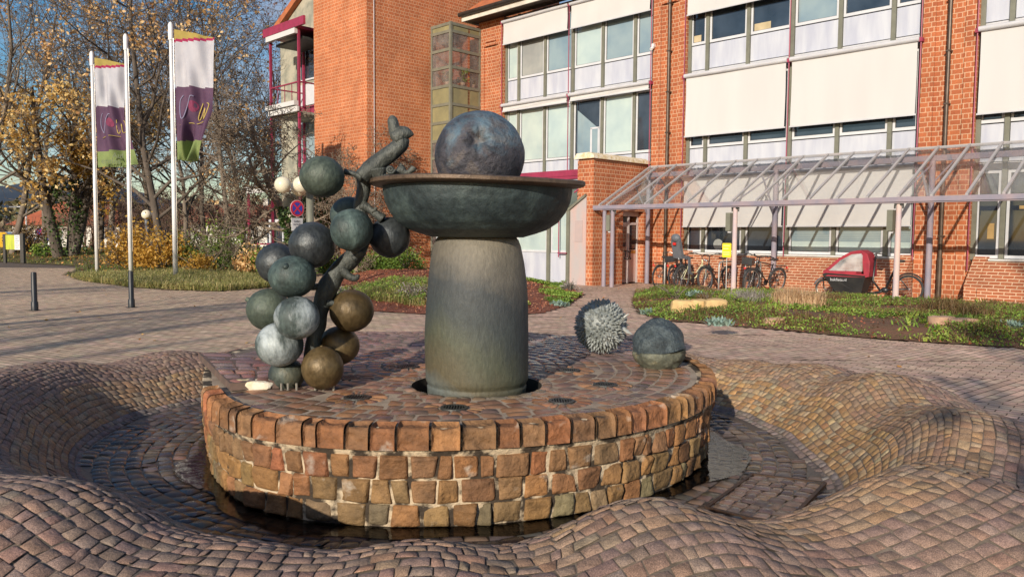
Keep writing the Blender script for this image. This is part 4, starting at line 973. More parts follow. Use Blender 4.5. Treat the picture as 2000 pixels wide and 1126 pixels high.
for (y0, y1) in ((D0+.07, 1.50),):
    q = MB(); q.box(uf-.25, uf-.24, y0+.08, y1-.08, .12, 1.86); q.build('door_glass', m_pane_d, dr_)
    q = MB(); q.box(uf-.262, uf-.236, y0+.0, y0+.08, .02, 1.92); q.box(uf-.262, uf-.236, y1-.08, y1, .02, 1.92); q.box(uf-.262, uf-.236, y0+.08, y1-.08, .02, .12); q.box(uf-.262, uf-.236, y0+.08, y1-.08, 1.86, 1.92); q.build('door_leaf', m_alu, dr_)
q = MB(); q.box(uf-.25, uf-.24, 1.60, D1-.10, 1.15, 1.90); q.build('side_window', m_pane_d, dr_)
q = MB(); q.box(uf-.252, uf-.236, 1.58, D1-.08, .03, 1.10); q.build('side_panel', m_alu, dr_)
q = MB(); q.box(uf-.236, uf-.222, 1.66, 1.92, .98, 1.08); q.build('letter_slot', simple('brass', (.5, .35, .12), rough=.35, metal=.8), dr_)
for y in (1.42, 1.62):
    q = MB(); s_ = -1 if y < 1.5 else 1; q.tube([(uf-.23, y, .80), (uf-.17, y, .80), (uf-.15, y-s_*.09, .86), (uf-.15, y-s_*.10, 1.0), (uf-.17, y, 1.06), (uf-.23, y, 1.06)], .016, 8, smoothn=1); q.build('door_handle', m_gut, dr_, True)

# ---- low annex with lean-to glass roof, left of the entrance
q = MB(); q.box(-8.0, -1.30, -.60, -.52, .0, .99); bpart(q, 'annex_parapet', m_span)
for (u0, u1, pm) in ((-7.9, -6.6, 'p'), (-6.5, -5.2, 'g'), (-5.1, -3.72, 'p'), (-3.6, -2.24, 'p'), (-2.06, -1.36, 'p')):
    v0 = -.60; t = .05; q = MB(); q.box(u0, u1, v0-.02, v0+.05, 1.0, 1.07); q.box(u0, u1, v0-.02, v0+.05, 2.27, 2.33); q.box(u0, u0+t, v0-.02, v0+.05, 1.07, 2.27); q.box(u1-t, u1, v0-.02, v0+.05, 1.07, 2.27)
    fr = bpart(q, 'annex_window', m_white); p = MB(); p.box(u0+t, u1-t, v0, v0+.01, 1.07, 2.27); p.build('pane', PM[pm], fr)
for u in (-6.55, -5.15, -3.66, -2.15, -1.31): q = MB(); q.box(u-.06, u+.06, -.68, -.56, 0, 2.42); bpart(q, 'annex_post', m_olive)
q = MB(); q.prism([(-8.0, -.72, 2.36), (-8.0, 1.6, 3.35), (-8.0, 1.6, 3.42), (-8.0, -.72, 2.44)], (6.7, 0, 0)); bpart(q, 'annex_roof', simple('green_roof_sheet', (.07, .10, .075), (.12, .15, .12), scale=2, rough=.35))
q = MB(); q.prism([(-1.25, -.62, 0), (-.60, -.62, 0), (-.60, -.62, 2.76), (-1.25, -.62, 2.36)], (0, .05, 0)); pn = bpart(q, 'metal_panel', m_alu)
q = MB(); q.box(-1.05, -.74, -.632, -.622, 1.35, 2.02); q.build('faded_notice', simple('faded_notice', (.46, .36, .34), (.42, .34, .33), rough=.6), pn)
q = MB(); q.prism([(-1.31, -.70, 2.40), (-.60, -.70, 2.84), (-.60, -.70, 2.76), (-1.31, -.70, 2.32)], (0, .12, 0)); bpart(q, 'panel_cap', m_olive)
q = MB(); q.box(-7.9, -.66, .1, .38, 3.50, 3.70); q.box(-7.9, -.70, .12, .36, 3.40, 3.50); bpart(q, 'awning_box', m_mag)
q = MB(); q.tube([(-.75, .05, 3.95), (-.75, .05, 3.45), (-.95, -.4, 3.1), (-1.1, -.62, 2.9)], .025, 8); q.tube([(-1.62, -.74, 2.3), (-1.62, -.74, .86)], .018, 8); q.box(-1.66, -1.30, -.76, -.70, .98, 1.01); bpart(q, 'awning_arm', m_mag)
q = MB(); q.box(-8, -.66, 1.5, 1.6, 0, 3.6); bpart(q, 'annex_rear', m_int)

# ================================================================== BRICK TOWER with balcony wing
tower = empty('brick_tower', BW(-11.7, VT), R(-45), 'tall windowless orange brick tower with a red steel balcony wing, left of the office building', 'building')
tx, ty = -11.7, VT
def tpart(q, name, m, smooth=False): return q.build(name, m, tower, smooth, sub=(tx, ty, 0))
brick2 = brick_mat('tower_brick', c1=(.52, .165, .06), c2=(.43, .125, .045), mc=(.60, .33, .19))
q = MB(); q.box(-13.50, UT, VT, VF+6, 0, 14.5); tpart(q, 'brick_shaft', brick2)
q = MB(); q.tube([(UT+.03, VT+.30, 2), (UT+.03, VT+.30, 12)], .012, 6); tpart(q, 'lightning_conductor', m_white)
q = MB(); q.tube([(UT+.05, VG-1.5, .0), (UT+.05, VG-1.5, 2.5)], .03, 6); tpart(q, 'red_rod', m_mag)
# wing left of the tower: gable wall, windows, balcony (laid out in the facade's own plane)
VW, V1 = -1.0, -2.7
XU = lambda px, py, v: PB(px, py, v)[0]
XZ = lambda px, py, v: PB(px, py, v)[1]
gl_, gz_ = PB(545, 48, VW); gr_ = XU(626, 100, VW); sl2 = (PB(580, 0, VW)[1]-gz_)/(PB(580, 0, VW)[0]-gl_); ztop_ = gz_+sl2*(gr_-gl_)
q = MB(); q.prism([(gl_+.1, VW, 0), (gr_, VW, 0), (gr_, VW, ztop_-.3), (gl_+.1, VW, gz_-.3)], (0, .3, 0)); tpart(q, 'gable_wall', m_conc)
q = MB(); q.prism([(gl_-.35, VW-.25, gz_-.55), (gr_, VW-.25, ztop_-.25), (gr_, VW-.25, ztop_+.05), (gl_-.35, VW-.25, gz_-.25)], (0, 6, 0)); tpart(q, 'tiled_roof', m_tile)
q = MB(); q.tube([(gl_-.42, VW-.3, gz_-.45), (gl_-.42, VW+5, gz_-.45)], .10, 8); tpart(q, 'gutter', m_gut)
u0, u1 = XU(587, 150, VW), XU(622, 150, VW)
for (pa, pb_, mm) in ((68, 158, m_pane_d), (235, 318, m_pane_m), (385, 460, m_pane_d)):
    z1, z0 = XZ(600, pa, VW), XZ(600, pb_, VW); q = MB(); q.box(u0, u1, VW-.06, VW-.01, z0, z0+.07); q.box(u0, u1, VW-.06, VW-.01, z1-.07, z1); q.box(u0, u0+.10, VW-.06, VW-.01, z0+.07, z1-.07)
    fr = tpart(q, 'window', m_white); p = MB(); p.box(u0+.10, u1, VW-.03, VW-.02, z0+.07, z1-.07); p.build('pane', mm, fr, sub=(tx, ty, 0))
for (pa, pb_, mm) in ((165, 206, m_white), (208, 232, m_mag), (325, 380, m_white)):
    q = MB(); q.box(u0, u1, VW-.05, VW-.01, XZ(600, pb_, VW), XZ(600, pa, VW)); tpart(q, 'cladding_panel', mm)
ua, ub_ = XU(529, 150, V1), XU(584, 150, V1); zT, zR, zF, zL = XZ(555, 66, V1), XZ(555, 168, V1), XZ(560, 216, V1), XZ(555, 375, V1)
T_ = .045; vb = VW-.12
q = MB()
for (u, v) in ((ua, V1), (ub_, V1), (ua, vb)): q.box(u-T_, u+T_, v-T_, v+T_, zL-.6 if v == vb else .6, zT)
q.box(ua, ub_, V1-T_*.8, V1+T_*.8, zR, zR+.05); q.box(ua-T_*.8, ua+T_*.8, V1, vb, zR, zR+.05); q.box(ub_-T_*.8, ub_+T_*.8, V1, vb, zR, zR+.05)
q.box(ua, ub_, V1-T_*.9, V1+T_*.9, zF-.1, zF+.05); q.box(ua, ub_, V1-T_*.9, V1+T_*.9, zL, zL+.10); q.box(ua-T_*.9, ua+T_*.9, V1, vb, zF-.1, zF+.05)
for u in np.linspace(ua, ub_, 5)[1:-1]: q.box(u-.012, u+.012, V1-.012, V1+.012, zF+.05, zR)
q.box(ua-.2, ub_+.1, V1-.1, vb, zT, zT+.12)
tpart(q, 'balcony_frame', m_mag)
q = MB(); q.box(ua-.25, ub_+.75, V1-.22, V1-.12, zT+.02, zT+.36); tpart(q, 'red_fascia', m_mag)
q = MB(); q.box(ua-.05, ub_+.02, V1-.20, V1-.06, zT-.20, zT+.01); tpart(q, 'white_awning_box', m_fab)
q = MB(); q.box(ua-.05, ub_+.02, V1-.25, V1-.05, zF+.10, zF+.28); q.box(ua+.02, ub_+.10, V1-.15, V1-.06, zF-.14, zF+.06); tpart(q, 'lower_awning_box', m_fab)
q = MB(); q.box(ua, ub_, V1+.05, vb, zF-.22, zF-.12); tpart(q, 'balcony_floor', m_conc)
q = MB(); q.box(ua+.1, ub_, V1+.2, vb-.1, zT-.35, zT-.25); tpart(q, 'dark_awning', m_gut)
# ground level pavilion in red frame
u0, u1 = XU(500, 420, V1), XU(604, 420, V1); z3 = XZ(540, 370, V1); z0_ = XZ(540, 478, V1)
q = MB(); q.box(u0-.1, u1, V1-.4, V1-.3, z3-.12, z3+.1); q.box(u0-.15, u1, V1-.5, V1+1.2, z3+.1, z3+.16); tpart(q, 'pavilion_eave', m_fab)
q = MB(); q.box(u0, u0+.08, V1-.4, V1-.32, z0_, z3-.12); q.box(u0+.08, u1, V1-.4, V1-.32, z0_, z0_+.07); tpart(q, 'pavilion_frame', m_mag)
q = MB(); a0, a1 = XU(521, 450, V1), XU(560, 450, V1); z1 = XZ(540, 428, V1); zb = z0_+.08; q.box(a0, a1, V1+.1, V1+.2, z1-.13, z1); q.box(a0, a0+.13, V1+.1, V1+.2, zb, z1-.13); q.box(a1-.13, a1, V1+.1, V1+.2, zb, z1-.13); q.box((a0+a1)/2+.3, (a0+a1)/2+.4, V1+.1, V1+.2, zb, z1-.13)
fr = tpart(q, 'pavilion_window', m_white); p = MB(); p.box(a0+.13, a1-.13, V1+.14, V1+.15, zb, z1-.13); p.build('pane', m_pane_d, fr, sub=(tx, ty, 0))
q = MB(); q.box(-13.58, -13.50, VT-.06, VT-.01, 0, 2.4); tpart(q, 'white_corner_post', m_white)

# ================================================================== GLASS CANOPY over the bicycles
m_lil = simple('peeling_lilac_paint', (.23, .215, .27), (.31, .25, .28), scale=3, rough=.7, detail=8, lo=.4, hi=.6, stretch=(1, 1, .6))
m_pink = simple('peeling_pink_paint', (.60, .45, .40), (.48, .40, .44), scale=2.2, rough=.75, detail=8, lo=.42, hi=.6, stretch=(1, 1, .5))
m_raf = simple('weathered_grey', (.34, .33, .335), (.40, .36, .355), scale=3, rough=.65, lo=.45, hi=.65)
can = empty('bicycle_canopy', BW(0, -.6), R(-45), 'long sloping glass canopy on lilac posts along the office building, over parked bicycles', 'canopy')
VO, ZO, VR_, ZR = -.6, 2.45, 2.05, 3.80
def cpart(q, name, m, smooth=False): return q.build(name, m, can, smooth, sub=(0, -.6, 0))
q = MB(); q.box(-.28, 17.5, VO-.07, VO+.05, ZO-.12, ZO-.01); q.box(-.28, 17.5, VO-.10, VO-.07, ZO-.09, ZO+.02); cpart(q, 'front_beam', m_lil)
q = MB(); q.box(-.1, 17.5, VR_-.03, VR_+.04, ZR-.02, ZR+.05); cpart(q, 'ridge_bar', m_raf)
q = MB(); q.box(-.1, 17.5, 1.74, 1.86, 3.46, 3.60); cpart(q, 'inner_beam', m_lil)
def slope(v): return ZO+(ZR-ZO)*(v-VO)/(VR_-VO)
us = [-.10, .20]+[.20+.70*i for i in range(1, 25)]
gm = glass_mat('canopy_glass', (.95, .95, .95), .05, .05)
for i, u in enumerate(us):
    q = MB(); q.prism([(u-.028, VO-.02, ZO), (u+.028, VO-.02, ZO), (u+.028, VO-.02, ZO+.055), (u-.028, VO-.02, ZO+.055)], (0, VR_-VO, ZR-ZO)); q.box(u-.028, u+.028, VR_-.02, VR_+.06, ZR-.0, ZR+.06); cpart(q, 'rafter', m_raf)
    if i < len(us)-1:
        q = MB(); q.prism([(u+.03, VO, ZO+.032), (us[i+1]-.03, VO, ZO+.032), (us[i+1]-.03, VO, ZO+.040), (u+.03, VO, ZO+.040)], (0, VR_-VO-.04, ZR-ZO-.02)); cpart(q, 'glass_pane', gm)
ou = [.11, .42, 4.50, 8.62, 12.8]
for i, u in enumerate(ou):
    q = MB(); q.cyl((u, VO, 0), (u, VO, ZO-.14), .068, .060, 16); p = smooth_angle(cpart(q, 'outer_post', m_pink if i > 1 else (m_pink2 if False else m_lil)), 50)
    if i: 
        q = MB(); q.box(u-.09, u+.09, VO-.05, VO+.05, ZO-.17, ZO-.125); q.tube([(u-.09, VO, ZO-.24), (u-.09, VO, ZO-.16)], .02, 6); q.tube([(u+.09, VO, ZO-.24), (u+.09, VO, ZO-.16)], .02, 6); cpart(q, 'post_head', m_gut)
    if i in (0, 2, 3, 4):
        uu_ = u+(.20 if i == 0 else -.16)
        q = MB(); q.box(uu_-.065, uu_+.065, VO-.1, VO+.1, ZO-.75, ZO-.27); l_ = cpart(q, 'wall_lamp', m_olive)
        q = MB(); q.cyl((uu_, VO, ZO-.80), (uu_, VO, ZO-.752), .05, .06, 12); q.build('lamp_glass', m_white, l_, sub=(0, -.6, 0))
for u in (.02, 4.42, 8.56, 12.9):
    q = MB(); q.cyl((u, 1.78, 0), (u, 1.78, 3.46), .075, .07, 16); smooth_angle(cpart(q, 'inner_post', m_lil), 50)
    q = MB(); q.tube([(u, 1.78, 2.2), (u, 1.0, slope(1.0)-.05)], .028, 8); q.tube([(u, 1.78, 2.9), (u+.5, 1.78, 3.46)], .022, 8); q.tube([(u, 1.78, 3.40), (u, VO, ZO-.03)], .022, 6); cpart(q, 'strut', m_lil)
# ================================================================== PLANTING
def poly_dist(x, y, poly):
    d = np.full(np.shape(x), 1e9)
    for i in range(len(poly)):
        x0, y0 = poly[i][:2]; x1, y1 = poly[(i+1) % len(poly)][:2]; L2 = (x1-x0)**2+(y1-y0)**2+1e-9
        t = np.clip(((x-x0)*(x1-x0)+(y-y0)*(y1-y0))/L2, 0, 1); d = np.minimum(d, np.hypot(x-x0-t*(x1-x0), y-y0-t*(y1-y0)))
    return d
BH = {0: (.16, .9), 1: (.30, 2.2), 2: (.38, 7.0)}
def bed_h(i, x, y):
    h, w_ = BH[i]; d = poly_dist(x, y, BEDS[i]); return .012+h*ss(d/w_)+.03*nz(np.stack([x, y, 0*x], -1), 1.4, i)*np.clip(d*2, 0, 1)
def bed_mesh(i, name, mat, cell):
    P = np.array(BEDS[i]); x0, y0 = P.min(0); x1, y1 = P.max(0)
    if i == 2: x0 = -70
    nx, ny = int((x1-x0)/cell)+2, int((y1-y0)/cell)+2
    X, Y = np.meshgrid(x0+np.arange(nx)*cell, y0+np.arange(ny)*cell, indexing='ij'); Z = bed_h(i, X, Y)
    xc, yc = X[:-1, :-1]+cell/2, Y[:-1, :-1]+cell/2; k = inpoly(xc, yc, BEDS[i])
    I = np.arange(nx*ny).reshape(nx, ny); q = np.stack([I[:-1, :-1], I[1:, :-1], I[1:, 1:], I[:-1, 1:]], -1)[k]
    used = np.unique(q); mp_ = -np.ones(nx*ny, int); mp_[used] = np.arange(len(used))
    v = np.stack([X, Y, Z], -1).reshape(-1, 3)[used]
    o = mobj(name, v, mp_[q], mat, smooth=True); return tagit(o, kind='structure')
m_mulch = simple('bark_mulch', (.28, .085, .042), (.17, .055, .03), scale=16, rough=.95, bmp=.8, bscale=30, bdist=.03)
m_soil = simple('leafy_soil', (.17, .075, .045), (.12, .075, .035), scale=7, rough=.95, bmp=.7, bscale=20, bdist=.03)
m_lawn = simple('lawn_ground', (.09, .10, .03), (.16, .09, .035), scale=1.2, rough=.95, bmp=.5, bscale=12, bdist=.03, detail=8)
bed_mesh(0, 'planting_bed', m_soil, .10); bed_mesh(1, 'mulch_bed', m_mulch, .11); bed_mesh(2, 'lawn', m_lawn, .35)
def in_bed(i, n, box=None, dens=None):
    P = np.array(BEDS[i]); lo, hi = P.min(0), P.max(0)
    if box is not None: lo, hi = np.array(box[:2]), np.array(box[2:])
    out = []
    tot = 0
    while tot < n:
        p = nr.uniform(lo, hi, (n*3, 2)); k = inpoly(p[:, 0], p[:, 1], BEDS[i])
        if dens is not None: k &= nr.random(len(p)) < dens(p[:, 0], p[:, 1])
        p = p[k]
        if len(p) == 0: break
        out.append(p); tot += len(p)
    p = np.concatenate(out)[:n]; return np.c_[p, bed_h(i, p[:, 0], p[:, 1])]
def blades(base, L, Wd, lean=.5, k=1, up=1.0, bend=.5, spread=.0):
    """k blades at each base: arched two-segment leaves; returns v,f,rnd"""
    n = len(base); B = np.repeat(base, k, 0); m = n*k
    if spread: B = B+np.c_[nr.normal(0, spread, (m, 2)), np.zeros(m)]
    a = nr.uniform(0, 2*PI, m); ln = np.repeat(L, k)*nr.uniform(.6, 1.15, m) if hasattr(L, '__len__') else L*nr.uniform(.6, 1.15, m)
    h = np.stack([np.cos(a), np.sin(a), 0*a], -1); s_ = np.stack([-np.sin(a), np.cos(a), 0*a], -1)
    le = np.abs(nr.normal(lean, lean*.5, m))[:, None]; d0 = h*le+np.array([0, 0, up]); d0 /= np.linalg.norm(d0, axis=1)[:, None]
    d1 = d0+h*bend+np.array([0, 0, -bend*.6]); d1 /= np.linalg.norm(d1, axis=1)[:, None]
    M_ = B+d0*ln[:, None]*.55; T = M_+d1*ln[:, None]*.45; w_ = s_*Wd
    v = np.stack([B-w_*.4, B+w_*.4, M_+w_*.5, M_-w_*.5, T], 1).reshape(-1, 3); i = np.arange(m)*5
    f = np.concatenate([np.stack([i, i+1, i+2, i+3], -1)]); f2 = np.stack([i+3, i+2, i+4, i+4], -1)
    rn = np.clip(np.repeat(nr.random(n), k)*.7+nr.random(m)*.3, 0, 1)
    faces = [tuple(q) for q in f]+[tuple(q[:3]) for q in f2]
    return v, faces, np.concatenate([rn, rn])
def flat_leaves(P, size, flat=0.3, asp=.55, rn=None):
    m = len(P); d = nr.normal(0, 1, (m, 3)); d[:, 2] *= flat; d /= np.linalg.norm(d, axis=1)[:, None]
    e = np.cross(d, nr.normal(0, 1, (m, 3))*np.array([flat, flat, 1])); e /= np.linalg.norm(e, axis=1)[:, None]
    sz = (size*nr.uniform(.6, 1.3, m))[:, None]
    v = np.stack([P-d*sz*.5, P+e*sz*asp*.5, P+d*sz*.5, P-e*sz*asp*.5], 1).reshape(-1, 3); f = np.arange(4*m).reshape(-1, 4)
    return v, f, (nr.random(m) if rn is None else rn)
m_green = leaf_mat('ground_cover_leaf', [(.08, .15, .02), (.16, .27, .035), (.28, .38, .06), (.44, .46, .10)], transl=.2)
m_brownl = leaf_mat('brown_heath_leaf', [(.12, .065, .03), (.20, .12, .05), (.13, .13, .04)], transl=.15)
m_grassl = leaf_mat('autumn_grass_blade', [(.13, .18, .04), (.28, .29, .08), (.48, .42, .17), (.60, .46, .24)], transl=.25)
m_straw = leaf_mat('straw_blade', [(.46, .28, .15), (.70, .48, .28), (.85, .66, .42)], transl=.3)
m_fall = leaf_mat('fallen_leaf', [(.32, .12, .03), (.50, .24, .06), (.62, .38, .12), (.22, .09, .04)], transl=.1)
m_chip = leaf_mat('bark_chip', [(.34, .10, .05), (.24, .075, .04), (.48, .22, .12), (.15, .05, .035)], transl=0)
m_blue = leaf_mat('blue_succulent_leaf', [(.20, .30, .25), (.30, .40, .34)], transl=.1)
m_lav = leaf_mat('grey_lavender_leaf', [(.26, .24, .20), (.40, .36, .32)], transl=.1)
m_hedge = leaf_mat('hedge_leaf', [(.04, .085, .015), (.11, .17, .025), (.24, .28, .05)], transl=.2)
def stuff(name, v, f, mat, rn): return tagit(mobj(name, v, f, mat, rndattr=rn), kind='stuff')
def join(parts):
    V, Fc, Rr, o = [], [], [], 0
    for v, f, r_ in parts:
        V.append(v); Fc += [tuple(int(x)+o for x in q) for q in f]; Rr.append(r_); o += len(v)
    return np.concatenate(V), Fc, np.concatenate(Rr)
def nd(s, sd, t0): return lambda x, y: np.clip((nz(np.stack([x, y, 0*x], -1), s, sd)-t0)*3, 0, 1)
# right bed
def mat_leaves(i, n, dens, hmax, size, box=None, flat=.7):
    p = in_bed(i, n, box=box, dens=dens); hh = hmax*(.35+.65*np.clip(nz(p, 3.1, 7)+.5, 0, 1)); p[:, 2] += nr.random(len(p))**.7*hh
    v, f, r_ = flat_leaves(p, size, flat=flat, asp=.6); r_ = np.clip(.5+.32*nz(p, .9, 3)+.25*nz(p, 5, 8)+nr.normal(0, .12, len(p)), 0, 1); return v, f, r_
J = mat_leaves(0, 42000, nd(1.1, 4, -.12), .11, .042); stuff('ground_cover', J[0], J[1], m_green, J[2])
J = mat_leaves(0, 16000, nd(.9, 31, .05), .13, .030); stuff('olive_ground_cover', J[0], J[1], leaf_mat('olive_cover_leaf', [(.10, .09, .03), (.18, .16, .05), (.24, .15, .06), (.14, .17, .04)], transl=.15), J[2])
p = in_bed(0, 500, dens=nd(.8, 9, .1)); J = blades(p, .16, .03, lean=.9, k=4, bend=.4, spread=.04); stuff('leafy_tufts', J[0], J[1], m_green, J[2])
p = in_bed(0, 2600, dens=nd(1.3, 14, 0)); J = blades(p, .15, .012, lean=.6, k=4, bend=.3, spread=.03); stuff('brown_heath', J[0], J[1], m_brownl, J[2])
p = in_bed(0, 6500); p[:, 2] += .012; J = flat_leaves(p, .05); stuff('bark_chips', J[0], J[1], m_chip, J[2])
p = in_bed(1, 9000, box=(-8, 13, 4, 30)); p[:, 2] += .015; J = flat_leaves(p, .065); stuff('bark_mulch_chips', J[0], J[1], m_chip, J[2])
# front of the middle bed: grass and lavender strip, green patch at the right
g0 = [tuple(G(*q)[:2]) for q in ((640, 590), (830, 606), (835, 575), (700, 568), (650, 570))]
g1 = [tuple(G(*q)[:2]) for q in ((1030, 600), (1105, 588), (1120, 570), (1060, 566), (1035, 580))]
p = in_bed(1, 2600, box=(-5.6, 15.6, -1.2, 20), dens=lambda x, y: inpoly(x, y, g0)*1.0); J1 = blades(p, .30, .010, lean=.9, k=4, bend=.8, spread=.05)
stuff('edge_grass', J1[0], J1[1], m_grassl, J1[2])
J1 = mat_leaves(1, 7000, lambda x, y: inpoly(x, y, g0)*1.0, .22, .05, box=(-5.6, 15.6, -1.2, 20)); stuff('edge_green_plants', J1[0], J1[1], m_green, J1[2])
p = in_bed(1, 1500, box=(-.5, 15, 4.5, 26), dens=lambda x, y: nd(1.0, 21, -.1)(x, y)*(x > .2)); J1 = mat_leaves(1, 9000, lambda x, y: nd(1.0, 21, -.1)(x, y)*(x > .2), .14, .05, box=(-.5, 15, 4.5, 26)); stuff('low_green_plants', J1[0], J1[1], m_green, J1[2])
# grass of the left bed
p = in_bed(2, 9500, box=(-15, 19.5, -4.5, 27.5), dens=lambda x, y: np.clip(1.25-poly_dist(x, y, BEDS[2])*.28, .05, 1)); J1 = blades(p, .34, .012, lean=.9, k=3, bend=.9, spread=.05); stuff('long_grass', J1[0], J1[1], m_grassl, J1[2])
p = in_bed(2, 7000, box=(-45, 24, -8, 60)); J1 = blades(p, .16, .03, lean=.6, k=2, bend=.5, spread=.08); stuff('lawn_grass', J1[0], J1[1], leaf_mat('lawn_blade', [(.07, .11, .02), (.14, .19, .03), (.20, .17, .05)]), J1[2])
p = in_bed(2, 9000, box=(-50, 22, -4, 62), dens=lambda x, y: np.clip(poly_dist(x, y, BEDS[2])*.35, .05, 1)); p[:, 2] += .05; J1 = flat_leaves(p, .13); stuff('fallen_leaves', J1[0], J1[1], m_fall, J1[2])
# a few leaves on the paving
x = nr.uniform(-22, 8, 900); y = nr.uniform(6, 28, 900); r_ = np.hypot(x-CX, y-CY); k = (r_ > tabs(np.arctan2(y-CY, x-CX))[3])
for bd in BEDS: k &= ~inpoly(x, y, bd)
x, y = x[k][:420], y[k][:420]; J1 = flat_leaves(np.c_[x, y, np.full(len(x), .012)], .07, flat=.12); stuff('leaf_litter', J1[0], J1[1], m_fall, J1[2])

# countable plants
def clump(name, pos, L, Wd, n, mat, label, cat='plant', group=None, spread=.06, lean=.5, bend=.5):
    b = np.zeros((n, 3)); b[:, :2] = nr.normal(0, spread, (n, 2)); v, f, r_ = blades(b, L, Wd, lean=lean, k=1, bend=bend)
    v = v-np.array([0, 0, .012])
    o = mobj(name, v, f, mat, rndattr=r_); o.location = tuple(pos); return tagit(o, label, cat, group)
def bz(i, px, py):
    z = .12
    for _ in range(4): g = G(px, py, z); z = float(bed_h(i, np.array(g[0]), np.array(g[1])))
    return np.array([g[0], g[1], z])
for n_, (px, py, L, sp_, lb) in enumerate([(1552, 598, .50, .12, 'tall dry straw-coloured grass right of the middle lilac post'), (1585, 600, .46, .11, 'dry straw grass clump just left of the cargo bicycle wheel'), (1532, 592, .42, .09, 'dry straw grass clump at the foot of the lilac post'),
       (1460, 588, .34, .18, 'greyish dry grass tuft below the pair of black bicycles'), (1840, 612, .42, .22, 'brownish dry grass at the foot of the downpipe'), (1900, 618, .34, .22, 'short brown dry grass before the sloping brick plinth')]):
    clump('dry_grass', bz(0, px, py), L, .009, 420, m_straw if n_ < 3 else m_lav if n_ == 3 else m_brownl, lb, 'grass', 'dry grass clumps in the right bed', spread=sp_, lean=.35, bend=.5)
for n_, (px, py, lb) in enumerate([(1266, 612, 'pale blue-green rosette plant at the left tip of the right bed'), (1402, 633, 'flat blue-green succulent cushion at the front edge of the right bed'), (1982, 640, 'blue-green succulent at the far right end of the bed'), (1092, 596, 'blue-green succulent cushion at the right end of the mulch bed'), (1355, 585, 'pale green succulent mat on top of the three sandstone blocks')]):
    o = clump('succulent', bz(1 if n_ == 3 else 0, px, py)+np.array([0, 0, .10 if n_ == 4 else 0]), .15, .04, 150, m_blue, lb, 'plant', 'blue-green succulents', spread=.075 if n_ else .06, lean=1.0, bend=.2)
def shrub(name, pos, size, nleaf, ls, mat, label, group=None, cat='shrub', stems=8, seed=0, stem_mat=None, flat=.8, hole=.25, asp=.6):
    root = empty(name, pos, 0, label, cat, group); rg = np.random.default_rng(seed)
    b = MB(); sx, sy, sz = size
    tips = []
    for i in range(stems):
        a = rg.uniform(0, 2*PI); r_ = rg.uniform(.2, .9); t = np.array([math.cos(a)*sx*.5*r_, math.sin(a)*sy*.5*r_, sz*rg.uniform(.6, .95)])
        b.tube([(0, 0, -.05), t*.5+np.array([0, 0, sz*.1]), t], [.022, .014, .006], 5, smoothn=1); tips.append(t)
    b.build('stems', stem_mat or MATS['bark_brown'], root, True)
    cl = rg.normal(0, 1, (26, 3)); cl /= np.linalg.norm(cl, axis=1)[:, None]; cl *= rg.uniform(.45, .95, (26, 1)); cl[:, 2] = np.abs(cl[:, 2])
    c = cl[rg.integers(0, 26, nleaf)]+rg.normal(0, .17, (nleaf, 3)); c = c*np.array([sx*.5, sy*.5, sz*.8])+np.array([0, 0, sz*.08]); c[:, 2] = np.abs(c[:, 2])
    v, f, r_ = flat_leaves(c, ls, flat=flat, asp=asp); r_ = np.clip(.6*r_+.4*c[:, 2]/sz, 0, 1)
    mobj('foliage', v, f, mat, root, rndattr=r_); return root
m_bark = simple('bark_brown', (.13, .10, .075), (.20, .165, .13), scale=5, rough=.9, bmp=.8, bscale=22, bdist=.03, stretch=(1, 1, .25))
m_bark2 = simple('bark_grey', (.20, .17, .13), (.32, .28, .22), scale=5, rough=.9, bmp=.6, bscale=22, bdist=.02, stretch=(1, 1, .3))
m_bark3 = simple('twig_red_brown', (.15, .085, .06), (.21, .14, .10), scale=3, rough=.9)
m_yell = leaf_mat('golden_leaf', [(.30, .15, .02), (.50, .27, .04), (.62, .38, .07), (.26, .20, .04)], transl=.35)
m_oran = leaf_mat('orange_leaf', [(.42, .20, .07), (.72, .42, .16), (.90, .66, .34), (.60, .32, .11)], transl=.35)
m_dred = leaf_mat('dark_red_leaf', [(.12, .045, .035), (.20, .08, .05), (.28, .13, .08)], transl=.25)
m_ivy = leaf_mat('ivy_leaf', [(.02, .045, .012), (.05, .10, .02), (.10, .16, .03)], transl=.15)
m_green2 = leaf_mat('bright_hedge_leaf', [(.06, .12, .02), (.13, .22, .03), (.24, .32, .05)], transl=.2)
# hedge along the tower foot
for i, (u, lb) in enumerate([(-11.3, 'leftmost hedge bush at the tower foot'), (-10.3, 'second hedge bush from the left at the tower foot'), (-9.3, 'middle hedge bush at the tower foot'), (-8.3, 'hedge bush before the corner glazing'), (-7.4, 'rightmost hedge bush at the tower foot, nearest the fountain column')]):
    p = BW(u, -2.9+(.5 if u > -10.5 else 0)); z = float(bed_h(1, p[0], p[1])) if inpoly(np.array([p[0]]), np.array([p[1]]), bedM)[0] else .05
    shrub('hedge_bush', (p[0], p[1], z), (1.5, 1.2, .95), 1700, .085, m_green2, lb, 'green hedge along the brick tower', 'hedge', seed=i)
for i, (px, py, dx, sz, lb) in enumerate([(1380, 592, 0, (.55, .4, .26), 'small brown-green heath cushion spilling over the sandstone blocks'), (1425, 592, 0, (.6, .4, .24), 'low bright green shrub right of the sandstone blocks'), (1210+110, 584, 0, (1.5, .6, .3), 'dark green creeping shrub along the path to the entrance')]):
    shrub('low_shrub', bz(0, px, py), sz, 900, .035, [m_brownl, m_green, m_hedge][i], lb, 'low shrubs in the right bed', seed=40+i)
